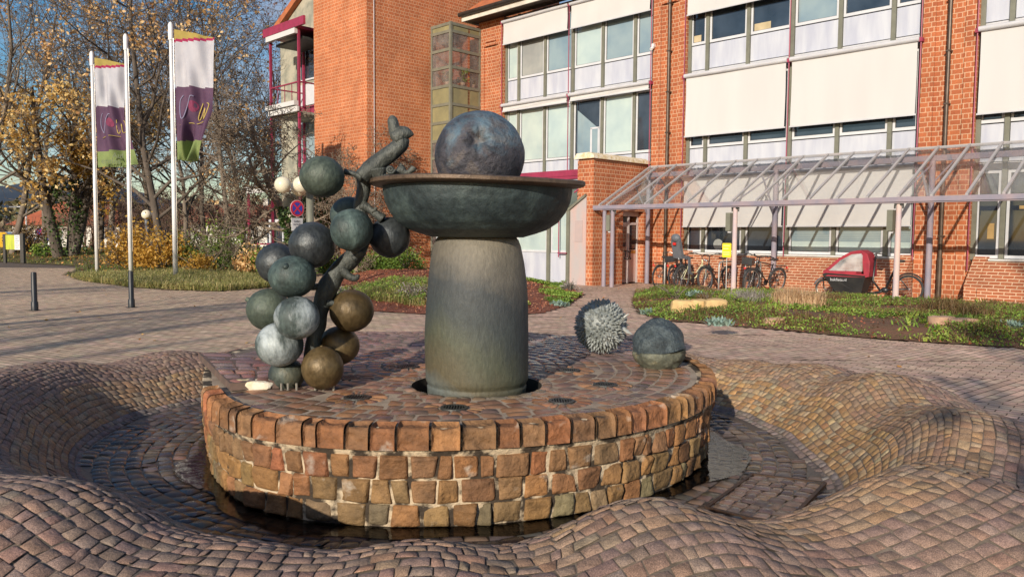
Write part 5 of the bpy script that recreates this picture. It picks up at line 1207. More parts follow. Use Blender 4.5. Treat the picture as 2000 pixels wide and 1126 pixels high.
for i, (px, py, sz, mt, n, lb) in enumerate([(668, 585, (.9, .5, .35), 'l', 900, 'silvery grey lavender bush left of the column at the mulch bed'), (805, 598, (.8, .5, .38), 'l', 900, 'silvery grey lavender bush close to the fountain column'), (1112, 566, (.6, .4, .3), 'l', 500, 'small grey lavender tuft in front of the metal panel')]):
    p = bz(1, px, py); shrub('lavender_bush', p, sz, n, .06, m_lav, lb, 'lavender bushes', seed=60+i, asp=.25)
def atp(px, y): p = D(px, 480, y); return np.array([p[0], y, .25])
SH = [(262, 31, (2.6, 2.0, 2.0), 2200, .13, 'y', 'golden-leaved bush in front of the globe lamp'), (318, 30, (2.2, 1.8, 1.5), 1700, .13, 'y', 'golden-brown bush right of the globe lamp'), (360, 31, (2.2, 1.8, 1.5), 1700, .10, 'h', 'dark green bush right of the third flagpole'), (415, 30, (2.4, 1.8, 1.4), 1900, .10, 'h', 'broad dark green bush under the bare trees'),
      (465, 29, (2.0, 1.6, 1.2), 1600, .10, 'h', 'green bush left of the lowest grapes'), (488, 27, (1.2, 1.0, 1.0), 700, .12, 'o', 'orange-leaved bush beside the left grapes'), (520, 27, (1.4, 1.0, .9), 900, .09, 'g', 'light green bush behind the left grapes'), (230, 33, (1.5, 1.2, .9), 700, .10, 'b', 'brown twiggy bush right of the second flagpole'),
      (385, 27, (1.6, 1.2, .7), 900, .09, 'y', 'low yellow-green bush at the lawn edge'), (60, 47, (3.4, 2, 2.4), 1700, .16, 'b', 'brown autumn bush behind the notice board'), (90, 44, (1.6, 1.2, .8), 500, .14, 'g', 'small green bush under the parking sign'), (440, 36, (2.2, 1.5, 2.6), 1500, .12, 'g', 'bright green climber-covered bush behind the green bushes')]
for i, (px, y, sz, n, ls, mt, lb) in enumerate(SH):
    shrub('bush', atp(px, y), sz, n, ls, {'y': m_yell, 'h': m_hedge, 'g': m_green, 'o': m_oran, 'b': m_brownl}[mt], lb, 'autumn bushes on the lawn', seed=80+i, stems=12)

# sandstone blocks
m_sand = simple('yellow_sandstone', (.62, .44, .20), (.48, .31, .14), scale=5, rough=.85, bmp=.5, bscale=30)
m_sand2 = simple('pink_sandstone', (.52, .33, .22), (.42, .25, .15), scale=5, rough=.85, bmp=.5, bscale=30)
for i, (px, py, s_, m_, lb) in enumerate([(1336, 600, (.50, .32, .26), m_sand, 'left block of the three yellow sandstones in a row'), (1366, 602, (.36, .30, .24), m_sand, 'middle block of the three yellow sandstones in a row'), (1397, 603, (.42, .32, .26), m_sand, 'right block of the three yellow sandstones in a row'),
      (1512, 629, (.34, .22, .12), m_sand2, 'single small flat sandstone in the bed front'), (1838, 650, (.38, .28, .18), m_sand2, 'rounded pinkish sandstone, left of the pair near the right end'), (1880, 653, (.42, .28, .17), m_sand2, 'flatter pinkish sandstone, right of the pair near the right end'), (1075, 546, (.5, .3, .2), m_sand, 'yellow sandstone by the annex post behind the mulch bed')]):
    p = bz(1 if i == 6 else 0, px, py); rock('sandstone_block', p+np.array([0, 0, -.03]), s_, m_, 20+i, R(-8+i*5), lb, 'stone', 'sandstone blocks in the beds', flat=.42)
# ================================================================== TREES
def grow(seed, H, r0, spread=.55, levels=4, kids=(9, 6, 5, 4), lean=(0, 0), first=.28, droop=0.0, trunks=1, twig=.012, wander=.16, up=.25):
    rg = np.random.default_rng(seed); b = MB(); tips = []
    def branch(p, d, L, r, lv):
        n = 5 if lv < 2 else (3 if lv < levels else 2); pts = [p]; rs = [r]; dd = d.copy()
        for i in range(n):
            dd = dd+rg.normal(0, wander*(1.3 if lv else .5), 3)+np.array([0, 0, (up if lv else .05)-droop*lv*.5])*.25
            dd /= np.linalg.norm(dd); pts.append(pts[-1]+dd*L/n); rs.append(max(r*(1-(i+1)/n*(.72 if lv == 0 else .8)), twig*.6))
        b.tube(pts, rs, (8, 6, 4, 3, 3)[min(lv, 4)], cap=False, m=0)
        P = np.array(pts)
        if lv >= levels:
            tips.append(P[-1]); tips.append(P[1]); return
        nk = kids[min(lv, len(kids)-1)]; nk = max(2, int(nk*rg.uniform(.8, 1.2)))
        for k in range(nk):
            f = (first if lv == 0 else .25)+(1-(first if lv == 0 else .25))*((k+rg.random())/nk)
            x = f*n; i = min(int(x), n-1); q = P[i]+(P[i+1]-P[i])*(x-i); rr = (rs[i]+(rs[i+1]-rs[i])*(x-i))
            t = P[i+1]-P[i]; t /= np.linalg.norm(t); a = rg.uniform(0, 2*PI); s1 = np.cross(t, [0, .3, 1.]); s1 /= np.linalg.norm(s1)+1e-9; s2_ = np.cross(t, s1)
            ang = rg.uniform(.55, 1.15)*(spread/.55)
            nd_ = t*math.cos(ang)+(s1*math.cos(a)+s2_*math.sin(a))*math.sin(ang)
            ll = L*(.62 if lv == 0 else .55)*(1.15-.65*f if lv == 0 else 1-.35*f)*rg.uniform(.7, 1.2)
            branch(q, nd_, ll, max(rr*rg.uniform(.42, .62), twig), lv+1)
    for t in range(trunks):
        a = rg.uniform(0, 2*PI); o_ = np.array([math.cos(a), math.sin(a), 0])*(r0*.8 if trunks > 1 else 0)
        d = np.array([lean[0], lean[1], 1.0])+(o_/r0*.12 if trunks > 1 else 0); d /= np.linalg.norm(d)
        branch(np.array([0, 0, -.2])+o_, d, H*(1 if t == 0 else .85), r0/(1 if trunks == 1 else 1.3), 0)
    return b, np.array(tips)
def tree(name, pos, g, mat, label, leaf=None, nleaf=0, ls=.2, zlim=None, group=None, cat='tree', seed=0, rz=0):
    b, tips = g; root = empty(name, pos, rz, label, cat, group)
    b.build('trunk', mat, root, True)
    if nleaf:
        rg = np.random.default_rng(seed+5); T = tips
        if zlim: T = T[(T[:, 2] > zlim[0]) & (T[:, 2] < zlim[1])]
        # leaves sit in clusters: some boughs are full, others nearly bare
        w_ = np.clip(nz(T, .55, seed)+.35, .02, 1)**1.5; w_ /= w_.sum()
        c = T[rg.choice(len(T), nleaf, p=w_)]+rg.normal(0, .16, (nleaf, 3)); v, f, r_ = flat_leaves(c, ls, flat=.9, asp=.7)
        mobj('crown', v, f, leaf, root, rndattr=r_)
    return root
def ivy(root, h, r, n, seed, curve=None, bottom=0.0):
    rg = np.random.default_rng(seed); z = rg.uniform(bottom, h, n); a = rg.uniform(0, 2*PI, n); rr = r*(1.15-.45*z/h)*rg.uniform(.75, 1.25, n)*(1+.25*np.sin(z*3+a*2))
    c = np.stack([rr*np.cos(a), rr*np.sin(a), z], -1)
    if curve is not None: c[:, 0] += np.interp(z, curve[0], curve[1])
    v, f, r_ = flat_leaves(c, .14, flat=.9, asp=.8); mobj('ivy', v, f, m_ivy, root, rndattr=r_)
def gp_(px, y, z=.3): p = D(px, 480, y); return (p[0], y, z)
m_bark4 = simple('bark_dark', (.075, .058, .045), (.13, .105, .085), scale=5, rough=.9, bmp=.8, bscale=22, bdist=.03, stretch=(1, 1, .25))
m_bark5 = simple('bark_tan', (.27, .21, .15), (.17, .13, .095), scale=5, rough=.9, bmp=.6, bscale=22, bdist=.02)
m_yel2 = leaf_mat('honey_leaf', [(.55, .32, .08), (.80, .54, .17), (.95, .76, .40), (.68, .40, .10)], transl=.4)
tg = 'trees behind the flagpoles'
t = tree('ivy_clad_tree', gp_(128, 44), grow(11, 11, .42, trunks=3, kids=(15, 7, 5, 3), first=.2), m_bark4, 'thick multi-stemmed tree with ivy on its trunk and golden leaves, behind the left flagpole', m_yel2, 5000, .23, (1.2, 9), tg, seed=1); ivy(t, 4.2, .85, 1500, 3)
tree('tall_autumn_tree', gp_(318, 40), grow(23, 14.5, .21, kids=(22, 8, 5, 3), lean=(-.13, 0), first=.12), m_bark4, 'tallest tree with orange leaves, its dark trunk leaning left between the flags', m_oran, 5200, .18, (2.5, 30), tg, seed=2)
tree('autumn_tree', gp_(196, 50), grow(31, 16.5, .20, kids=(20, 8, 5, 3), first=.15), m_bark4, 'orange-leaved tree rising behind the left flag', m_oran, 3400, .20, (3, 30), tg, seed=3)
tree('autumn_tree', gp_(402, 48), grow(37, 15, .17, kids=(20, 8, 5, 3), first=.15), m_bark4, 'half-bare tree with orange clusters just right of the tall right flag', m_oran, 1500, .19, (4, 30), tg, seed=4)
tree('bare_tree', gp_(362, 44), grow(41, 11, .14, kids=(18, 7, 5, 3), first=.2), m_bark, 'slim bare tree standing directly behind the right flagpole', m_oran, 260, .18, None, tg, seed=5)
tree('bare_tree', gp_(440, 38), grow(43, 11.5, .14, kids=(20, 8, 6, 3), first=.18), m_bark, 'bare grey-barked tree midway between right flag and balcony', m_oran, 160, .16, None, tg, seed=6)
tree('dark_red_tree', gp_(478, 56), grow(47, 16, .18, kids=(22, 8, 5, 4), first=.15), m_bark3, 'reddish-brown tree whose crown touches the blue sky left of the balcony', m_dred, 2000, .17, (3, 30), tg, seed=7)
tree('bare_tree', gp_(548, 50), grow(53, 12, .15, kids=(20, 8, 5, 3), first=.15), m_bark3, 'bare tree seen through the red balcony frame', m_dred, 500, .15, None, tg, seed=8)
tree('bare_tree', gp_(22, 46), grow(59, 15, .20, kids=(18, 8, 5, 3), first=.15, lean=(.05, 0)), m_bark, 'large bare tree at the left picture edge', m_yell, 300, .2, (1, 8), tg, seed=9)
tree('bare_tree', gp_(88, 56), grow(61, 15, .18, kids=(20, 8, 5, 4), first=.15), m_bark, 'bare fine-twigged tree against the sky, right of the leftmost tree', None, 0, group=tg, seed=10)
tree('bare_tree', gp_(-35, 42), grow(67, 14, .20, kids=(16, 7, 5, 3), first=.2, lean=(.1, 0)), m_bark, 'bare tree reaching in from beyond the left edge', None, 0, group=tg, seed=11)
tree('slim_tree', gp_(216, 58), grow(71, 8, .28, kids=(8, 5, 4, 3), first=.45), m_bark2, 'short straight-trunked tree between the two left flagpoles', m_yell, 500, .22, None, tg, seed=12)
tree('golden_tree', gp_(286, 46), grow(73, 9, .16, kids=(9, 6, 5, 3), first=.25), m_bark, 'small golden-leaved tree above the globe lamp', m_yell, 2600, .20, (1.5, 9), tg, seed=13)
# crooked ivy tree in front of the tower
p_ = D(585, 480, 28.5); t = tree('crooked_bare_tree', (p_[0], 28.5, .1), grow(83, 6.2, .17, kids=(20, 9, 6, 5), spread=.85, lean=(-.15, 0), first=.25, wander=.30, twig=.013, up=.1), m_bark5, 'crooked bare tree with ivy on its lower trunk, in front of the brick tower', None, 0, group='trees by the tower', seed=14)
ivy(t, 2.4, .30, 900, 8, curve=([0, 2.4], [0, -.5]))
p_ = D(690, 480, 30); tree('spreading_bare_tree', (p_[0]+.2, 29.6, .1), grow(89, 5.0, .11, kids=(22, 9, 6, 5), spread=.9, first=.2, wander=.3, twig=.012, up=.1), m_bark5, 'low spreading bare tree whose twigs cross the sunlit tower wall', None, 0, group='trees by the tower', seed=15)
p_ = D(618, 480, 31); t = empty('ivy_pillar', (p_[0], 31, 0), 0, 'column of dark green ivy climbing at the foot of the brick tower', 'ivy'); b = MB(); b.tube([(0, 0, 0), (.1, 0, 1.5), (0, .1, 3.0)], [.07, .05, .03], 6); b.build('stem', m_bark, t); ivy(t, 3.2, .55, 1700, 9)
# thicket of bare bushes in the background, copies of three
protos = [grow(101+i, 4.2, .07, kids=(6, 6, 5), levels=3, spread=.5, trunks=4, first=.15, twig=.014) for i in range(3)]
proto_o = []
spots = [(5, 62), (50, 70), (92, 60), (118, 66), (168, 60), (205, 68), (238, 62), (270, 70), (305, 60), (338, 66), (372, 62), (400, 70), (425, 60), (452, 66), (478, 58), (505, 62), (528, 56), (550, 60), (150, 74), (320, 76), (250, 54), (180, 50), (395, 52)]
names = ['behind the notice board', 'left of the street lamp', 'right of the street lamp', 'left of the ivy-clad trunk', 'right of the ivy-clad trunk', 'between the left flagpoles', 'left of the second flagpole', 'behind the golden bush', 'left of the globe lamp pole', 'left of the right flagpole', 'right of the right flagpole', 'under the right flag', 'left of the bare grey tree', 'right of the bare grey tree', 'before the dark red tree', 'left of the pavilion', 'behind the pavilion window', 'below the balcony', 'before the red-roofed house', 'far behind the right flagpole', 'behind the second flagpole base', 'behind the left flagpole base', 'in front of the second red roof']
for i, (px, y) in enumerate(spots):
    k = i % 3; lb = 'bare brown twiggy bush '+names[i]
    if i < 3:
        o = tree('thicket_bush', gp_(px, y, .2), protos[k], m_bark3, lb, group='bare bushes of the background thicket', cat='bush', seed=i); proto_o.append(o)
    else:
        o = copy_tree(proto_o[k]); o.location = gp_(px, y, .2); o['label'] = lb
    s_ = rnd.uniform(.85, 1.25)*(.55 if px < 130 else 1); o.rotation_euler = (0, 0, rnd.uniform(0, 6.28)); o.scale = (s_*1.2, s_*1.2, s_)
# trees behind the photographer: they throw the streaks of shade on the square
bo = tree('bare_tree', (-17.5, -6, 0), grow(131, 13, .26, kids=(10, 6, 4), levels=3, first=.3), m_bark, 'bare tree behind the photographer to the left, its shadow streaking the square', group='trees behind the viewpoint', seed=20)
for (x, y, lb) in ((-23.5, -3, 'farther bare tree behind the photographer on the left'), (-13.2, -12, 'third bare tree behind the photographer on the left')):
    c_ = copy_tree(bo); c_.location = (x, y, 0); c_.rotation_euler = (0, 0, rnd.random()*6); c_['label'] = lb
tree('leafy_tree', (3.9, -9.5, 0), grow(137, 11, .22, kids=(11, 6, 5), levels=3, first=.42), m_bark, 'leafy tree behind the photographer shading the right part of the square', m_brownl, 5200, .26, (4.2, 20), 'trees behind the viewpoint', seed=22)
# distant wood and hills
n = 9000; x = nr.uniform(-150, 10, n); y = nr.uniform(112, 150, n); h = (7.5+2.5*nz(np.stack([x, y, 0*x], -1), .09, 2))*(.75+.25*nz(np.stack([x, y, 0*x], -1), .4, 5)); z = nr.uniform(0, 1, n)**.8*np.maximum(h, 2)
J1 = flat_leaves(np.c_[x, y, z], 1.5, flat=1.4, asp=.45); stuff('distant_woodland', J1[0], J1[1], leaf_mat('far_brown_wood', [(.09, .07, .03), (.14, .11, .05), (.11, .12, .04), (.18, .11, .06)], transl=0), J1[2])
hv, hf = [], []; hx = np.linspace(-1900, 900, 90); prof_h = lambda t: 95+55*math.sin(t/330.0)+30*math.sin(t/140.0+1)+12*math.sin(t/47.0)
for i, x in enumerate(hx):
    pk = prof_h(x)
    for j, (y, f_) in enumerate(((900, -.02), (1150, .45), (1400, .85), (1600, 1.0), (1900, .7), (2400, 0))): hv.append((x, y, pk*f_+6*math.sin(i*1.3+j)))
hf = [(i*6+j, (i+1)*6+j, (i+1)*6+j+1, i*6+j+1) for i in range(89) for j in range(5)]
o = mobj('hills', hv, hf, simple('hazy_forested_hill', (.035, .055, .085), (.05, .07, .095), scale=.02, rough=1), smooth=True); tagit(o, kind='structure')  # blue of the distance haze is put into the hill colour
# ================================================================== BICYCLES AND STREET FURNITURE
m_tyre = simple('black_rubber', (.025, .025, .026), (.04, .04, .04), scale=20, rough=.8)
m_steel = simple('bright_steel', (.55, .55, .55), (.45, .45, .46), scale=12, rough=.3, metal=.9)
m_blk = simple('black_lacquer', (.018, .018, .020), (.03, .03, .032), scale=8, rough=.35)
m_cream = simple('cream_lacquer', (.75, .72, .45), (.66, .63, .40), scale=8, rough=.35)
m_dgry = simple('dark_grey_lacquer', (.07, .075, .08), (.05, .05, .055), scale=8, rough=.35)
m_sad = simple('saddle_vinyl', (.02, .02, .02), (.035, .03, .03), scale=10, rough=.55)
m_red = simple('red_reflector', (.65, .03, .02), (.5, .02, .02), scale=5, rough=.3)
m_grs = simple('grey_plastic', (.14, .15, .17), (.11, .12, .14), scale=5, rough=.5)
m_redc = simple('red_canvas', (.36, .025, .042), (.25, .018, .034), scale=4, rough=.75)
m_bbox = simple('black_box_plastic', (.014, .014, .015), (.03, .028, .026), scale=3, rough=.5)
def text_mesh(name, s, size, mat, parent, loc, rot, extr=.002, align='CENTER'):
    cu = bpy.data.curves.new(name, 'FONT'); cu.body = s; cu.size = size; cu.extrude = extr; cu.align_x = align; cu.align_y = 'CENTER'; cu.space_line = .95
    t_ = bpy.data.objects.new(name+'_src', cu); COL.objects.link(t_); dg = bpy.context.evaluated_depsgraph_get()
    me = bpy.data.meshes.new_from_object(t_.evaluated_get(dg)); bpy.data.objects.remove(t_); bpy.data.curves.remove(cu)
    me.materials.clear(); me.materials.append(mat); o = bpy.data.objects.new(name, me); COL.objects.link(o); o.parent = parent; o.location = loc; o.rotation_euler = rot; return o
def wheel(x, r, root, name='wheel', z=None, w_=.022, rim=m_steel, ns=14):
    z = r if z is None else z; t = MB(); n = 36
    pts = [(x+(r-w_)*math.cos(2*PI*i/n), 0, z+(r-w_)*math.sin(2*PI*i/n)) for i in range(n+1)]
    t.tube(pts, w_, 8, cap=False); o = t.build(name, m_tyre, root, True)
    q = MB(); q.tube([(x+(r-.05)*math.cos(2*PI*i/n), 0, z+(r-.05)*math.sin(2*PI*i/n)) for i in range(n+1)], .010, 6, cap=False)
    for i in range(ns): a = 2*PI*i/ns; q.tube([(x+.015*math.cos(a+.8), 0, z+.015*math.sin(a+.8)), (x+(r-.05)*math.cos(a), 0, z+(r-.05)*math.sin(a))], .0025, 4)
    q.cyl((x, -.04, z), (x, .04, z), .018, n=8); q.build('spokes_and_rim', rim, o); return o
def bike(name, loc, rz, frame_m, label, tilt=0, low=False, guard=True, rack=True, bag=None, seat=False, bars='flat', steer=0, group='bicycles parked under the canopy'):
    root = empty(name, loc, rz, label, 'bicycle', group); root.rotation_euler = (tilt, 0, rz)
    r = .345; xr, xf = -.52, .56; w1 = wheel(xr, r, root); w2 = wheel(xf, r, root)
    bb_ = (-.10, 0, .29); st = (-.26, 0, .80); hd = (.34, 0, .88); hl = (.38, 0, .72)
    q = MB(); q.tube([bb_, st], .017, 8)
    if low: q.tube([bb_, (.12, 0, .36), (.30, 0, .60), hl], .020, 8, smoothn=1); q.tube([(-.19, 0, .55), (.1, 0, .50), (.36, 0, .78)], .012, 8, smoothn=1)
    else: q.tube([bb_, hl], .019, 8); q.tube([(-.25, 0, .77), hd], .015, 8)
    q.tube([hd, hl], .020, 8)
    for s_ in (-1, 1): q.tube([bb_, (xr, .05*s_, r)], .010, 6); q.tube([(-.25, .0, .74), (xr, .05*s_, r)], .009, 6)
    q.build('frame', frame_m, root, True)
    q = MB(); q.tube([hl, (.42, 0, .66)], .014, 8)
    for s_ in (-1, 1): q.tube([(.42, .0, .68), (.44, .05*s_, .62), (xf, .05*s_, r)], .011, 6)
    q.build('fork', frame_m, root, True)
    q = MB(); q.tube([st, (-.285, 0, .90)], .013, 8); q.build('seat_post', m_steel, root, True)
    q = MB(); q.ball((-.31, 0, .93), .13, 16, sc=(1.0, .62, .28)); q.ball((-.17, 0, .93), .07, 12, sc=(1.4, .42, .35)); q.build('saddle', m_sad, root, True)
    q = MB(); q.tube([hd, (.32, 0, 1.0)], .013, 8)
    q.tube([(.20, -.31, 1.03), (.28, -.22, 1.05), (.35, -.06, 1.0), (.35, .06, 1.0), (.28, .22, 1.05), (.20, .31, 1.03)], .0115, 8, smoothn=1); q.build('handlebar', m_steel if bars == 'steel' else m_blk, root, True)
    for s_ in (-1, 1): q = MB(); q.tube([(.24, .26*s_, 1.045), (.16, .34*s_, 1.02)], .017, 8); q.build('grip', m_sad, root, True)
    q = MB(); q.cyl((-.10, -.05, .29), (-.10, -.062, .29), .085, n=20); q.tube([(-.10, -.07, .29), (-.02, -.08, .14)], .010, 6); q.tube([(-.10, .07, .29), (-.18, .08, .44)], .010, 6); q.box(-.06, .03, -.16, -.08, .12, .14); q.box(-.22, -.13, .08, .16, .43, .45); q.build('crank', m_blk, root)
    if guard:
        for (x, a0, a1) in ((xr, 20, 185), (xf, 30, 150)):
            q = MB(); q.tube([(x+(r+.02)*math.cos(R(a)), 0, r+(r+.02)*math.sin(R(a))) for a in range(a0, a1, 15)], .016, 6); q.build('mudguard', m_dgry, root, True)
    if rack:
        q = MB(); 
        for s_ in (-1, 1): q.tube([(-.28, .05*s_, .76), (-.78, .05*s_, .76), (-.82, 0, .76)], .007, 6); q.tube([(-.70, .05*s_, .76), (xr, .06*s_, r)], .006, 6)
        for x in (-.40, -.52, -.64): q.box(x-.006, x+.006, -.05, .05, .755, .765)
        q.build('luggage_rack', m_blk, root)
        q = MB(); q.ball((-.86, 0, .70), .035, 12, sc=(.5, 1, 1)); q.build('rear_light', m_red, root, True)
    q = MB(); q.ball((.46, 0, .86), .045, 12, sc=(1, .8, .8)); q.build('headlight', m_steel, root, True)
    if bag:
        q = MB(); q.box(-.74, -.44, -.14, .14, .79, .98); q.build('basket', m_blk, root)
    if seat:
        q = MB(); q.prism([(-.42, -.15, .92), (-.78, -.15, .92), (-.96, -.15, 1.42), (-.88, -.15, 1.50), (-.70, -.15, 1.02), (-.46, -.15, 1.0)], (0, .30, 0)); q.ball((-.93, 0, 1.50), .15, 16, sc=(.7, 1, .8)); s0 = q.build('child_seat', m_grs, root)
        q = MB(); 
        for s_ in (-1, 1): q.prism([(-.50, .13*s_, .95), (-.40, .13*s_, .95), (-.34, .13*s_, .55), (-.24, .13*s_, .50), (-.28, .13*s_, .45), (-.42, .13*s_, .50)], (0, .03*s_, 0))
        q.build('foot_rest', m_grs, s0)
        q = MB(); q.box(-.985, -.955, -.05, .05, 1.30, 1.37); q.build('reflector', m_red, s0)
    return root
def at_uv(u, v): p = BW(u, v); return (p[0], p[1], .004)
A45 = R(45)
# u positions follow the photograph; rear wheels towards the viewer
def uvg(px, py): g = G(px, py)-BO; return g@UU, g@VV
bike('bicycle', at_uv(1.62, .62), A45, m_dgry, 'leftmost parked bicycle with wide handlebar, next to the brown downpipe', R(5), bars='steel')
bike('bicycle', at_uv(2.15, .55), A45+R(8), m_blk, 'black bicycle second from the left in the row, red reflector low at its rear', R(-4), bag=True, low=True)
bike('bicycle', at_uv(2.65, .35), A45-R(6), m_cream, 'cream-framed bicycle carrying a grey child seat', R(4), low=True, seat=True)
bike('bicycle', at_uv(3.35, .60), A45+R(172), m_blk, 'black bicycle right of the cream one, its handlebar towards the viewer', R(5), low=True)
bike('bicycle', at_uv(4.25, .75), A45+R(14), m_dgry, 'bicycle leaning just right of the pale middle post, basket on its rack', R(6), bag=True)
bike('bicycle', at_uv(4.75, .60), A45+R(168), m_blk, 'rightmost upright black bicycle, left of the straw grass', R(-6))
# hoops
for i, (u, lb) in enumerate([(1.85, 'steel bicycle hoop at the leftmost bicycle'), (3.65, 'steel bicycle hoop with the yellow notice above it'), (4.45, 'steel bicycle hoop between the two right-hand bicycles')]):
    p = BW(u, .1); root = empty('bicycle_hoop', p, R(-45)+R(90), lb, 'bicycle rack', 'bicycle hoops under the canopy'); q = MB(); q.tube([(-.0, 0, 0), (0, 0, .70), (.04, 0, .80), (.12, 0, .84), (.75, 0, .84), (.83, 0, .80), (.87, 0, .70), (.87, 0, 0)], .024, 10, smoothn=1); q.build('hoop', simple('galvanised_steel', (.50, .50, .48), (.40, .40, .39), scale=10, rough=.45, metal=.6), root, True)
m_yn = simple('yellow_notice', (.85, .68, .03), (.80, .62, .03), scale=3, rough=.5)
p = BW(3.98, -.1); root = empty('yellow_notice_board', (p[0], p[1], 0), R(-45), 'small bright yellow notice on a thin post over the bicycle hoop', 'sign'); q = MB(); q.prism([(-.11, 0, .98), (.12, 0, .98), (.14, 0, 1.0), (.14, 0, 1.35), (.12, 0, 1.37), (-.11, 0, 1.37), (-.13, 0, 1.35), (-.13, 0, 1.0)], (0, .02, 0)); q.build('panel', m_yn, root)
q = MB()
for z in (1.30, 1.22, 1.12, 1.06): q.box(-.10, .10 if z != 1.22 else .06, -.004, -.001, z-.012, z+.012)
q.build('faint_lines', simple('pale_yellow', (.85, .78, .35), rough=.6), root); q = MB(); q.cyl((0, .03, 0), (0, .03, .96), .014, n=8); q.build('post', MATS['galvanised_steel'], root)
# cargo bicycle
cg = at_uv(7.72, .15); cb_ = empty('cargo_bicycle', cg, R(-45)+R(180)+R(3), 'long black cargo bicycle with a red rain hood over its front box', 'cargo bicycle')
wheel(1.05, .25, cb_, w_=.026); wheel(-.92, .335, cb_, w_=.028)
q = MB(); V0 = [(1.02, .62), (.95, .66), (-.02, .62), (.10, .16), (.72, .20)]
def prof_box(pts, w_, tap=0): return [(x, -w_/2, z) for x, z in pts]
vv = []; 
for s_ in (-1, 1):
    for (x, z) in V0: vv.append((x, s_*(.30 if z > .5 else .22), z))
q.add(vv, [(0, 1, 2, 3, 4), (9, 8, 7, 6, 5), (0, 5, 6, 1), (1, 6, 7, 2), (2, 7, 8, 3), (3, 8, 9, 4), (4, 9, 5, 0)]); box_ = q.build('cargo_box', m_bbox, cb_)
# lettering on the side facing the viewer (local +y after half turn)
text_mesh('lettering', 'bakfiets.nl', .10, m_white, box_, (.62, .294, .50), (R(90+11), 0, R(180)), .003)
def hood(x, k):  # side outline of the hood
    return x
q = MB(); out = [(1.0, .66), (.90, .78), (.66, 1.02), (.36, 1.20), (.12, 1.24), (-.02, 1.16), (-.10, .95), (-.10, .60), (-.02, .60)]
n_ = len(out)
vv = [(x, -.29 if z < .9 else -.24, z) for x, z in out]+[(x, .29 if z < .9 else .24, z) for x, z in out]
q.add(vv, [(i, i+1, i+1+n_, i+n_) for i in range(n_-2)]); q.add([(1.0, s_*.292, .66) for s_ in (-1, 1)], [])
for s_ in (-1, 1):
    f_ = lambda x, z: (x, s_*((.29 if z < .9 else .24)+.003), z)
    q.add([f_(1.0, .66), f_(-.10, .66), f_(-.10, .60), f_(-.02, .58), f_(.98, .58)], [(0, 1, 2, 3, 4)] if s_ < 0 else [(4, 3, 2, 1, 0)])
    q.add([f_(1.0, .66), f_(1.0, .72), f_(.2, .72), f_(.2, .66)], [(0, 1, 2, 3)])
    q.add([f_(.02, .66), f_(-.10, .66), f_(-.10, .95), f_(-.02, 1.16), f_(.12, 1.24), f_(.10, 1.10)], [(0, 1, 2, 3, 4, 5)])
    q.add([f_(.12, 1.24), f_(.36, 1.20), f_(.34, 1.13), f_(.10, 1.16)], [(0, 1, 2, 3)]); q.add([f_(.36, 1.20), f_(.66, 1.02), f_(.64, .96), f_(.34, 1.13)], [(0, 1, 2, 3)]); q.add([f_(.66, 1.02), f_(.90, .78), f_(.84, .74), f_(.62, .96)], [(0, 1, 2, 3)]); q.add([f_(.90, .78), f_(1.0, .70), f_(.84, .72)], [(0, 1, 2)])
hd_ = q.build('rain_hood', m_redc, cb_)
gmh = glass_mat('hood_window', (.80, .74, .74), .45, .25)
for s_ in (-1, 1):
    q = MB(); q.add([(x, s_*((.29 if z < .9 else .24)-.002), z) for x, z in [(.90, .72), (.66, .97), (.34, 1.14), (.08, 1.17), (.06, .72)]], [(0, 1, 2, 3, 4)]); q.build('clear_window', gmh, hd_)
q = MB(); q.tube([(1.05, .06, .25), (1.08, .06, .5), (.98, .02, .66)], .016, 8); q.build('front_fork', m_blk, cb_, True); q = MB(); q.tube([(.12, 0, .15), (-.25, 0, .22), (-.40, 0, .30)], .035, 10); q.tube([(-.40, 0, .30), (-.62, 0, .85), (-.66, 0, .95)], .028, 10)
q.tube([(-.30, 0, .24), (-.10, 0, .5), (-.15, 0, 1.08)], .026, 10); q.tube([(-.38, 0, .28), (-.92, .05, .335)], .018, 8); q.tube([(-.38, 0, .28), (-.92, -.05, .335)], .018, 8); q.tube([(-.58, 0, .74), (-.92, .05, .335)], .012, 8); q.ball((-.38, 0, .28), .09, 14, sc=(1, .6, .8)); q.build('frame', m_blk, cb_, True)
q = MB(); q.tube([(-.15, 0, 1.08), (-.17, 0, 1.16), (-.20, .28, 1.14), (-.30, .34, 1.10)], .013, 8, smoothn=1); q.tube([(-.17, 0, 1.16), (-.20, -.28, 1.14), (-.30, -.34, 1.10)], .013, 8, smoothn=1); q.build('handlebar', m_blk, cb_, True)
q = MB(); q.ball((-.70, 0, .99), .13, 16, sc=(1, .6, .28)); q.build('saddle', m_sad, cb_, True)
q = MB(); q.tube([(-.92+.365*math.cos(R(a)), 0, .335+.365*math.sin(R(a))) for a in range(-10, 150, 12)], .02, 6); q.build('mudguard', m_blk, cb_, True)
q = MB(); q.tube([(1.05+.28*math.cos(R(a)), 0, .25+.28*math.sin(R(a))) for a in range(20, 175, 12)], .02, 6); q.build('front_mudguard', m_grs, cb_, True)
q = MB(); q.tube([(.25, -.18, .16), (.30, -.22, .02), (.45, -.22, .02)], .014, 6); q.tube([(.25, .18, .16), (.30, .22, .02), (.45, .22, .02)], .014, 6); q.build('stand', m_blk, cb_)
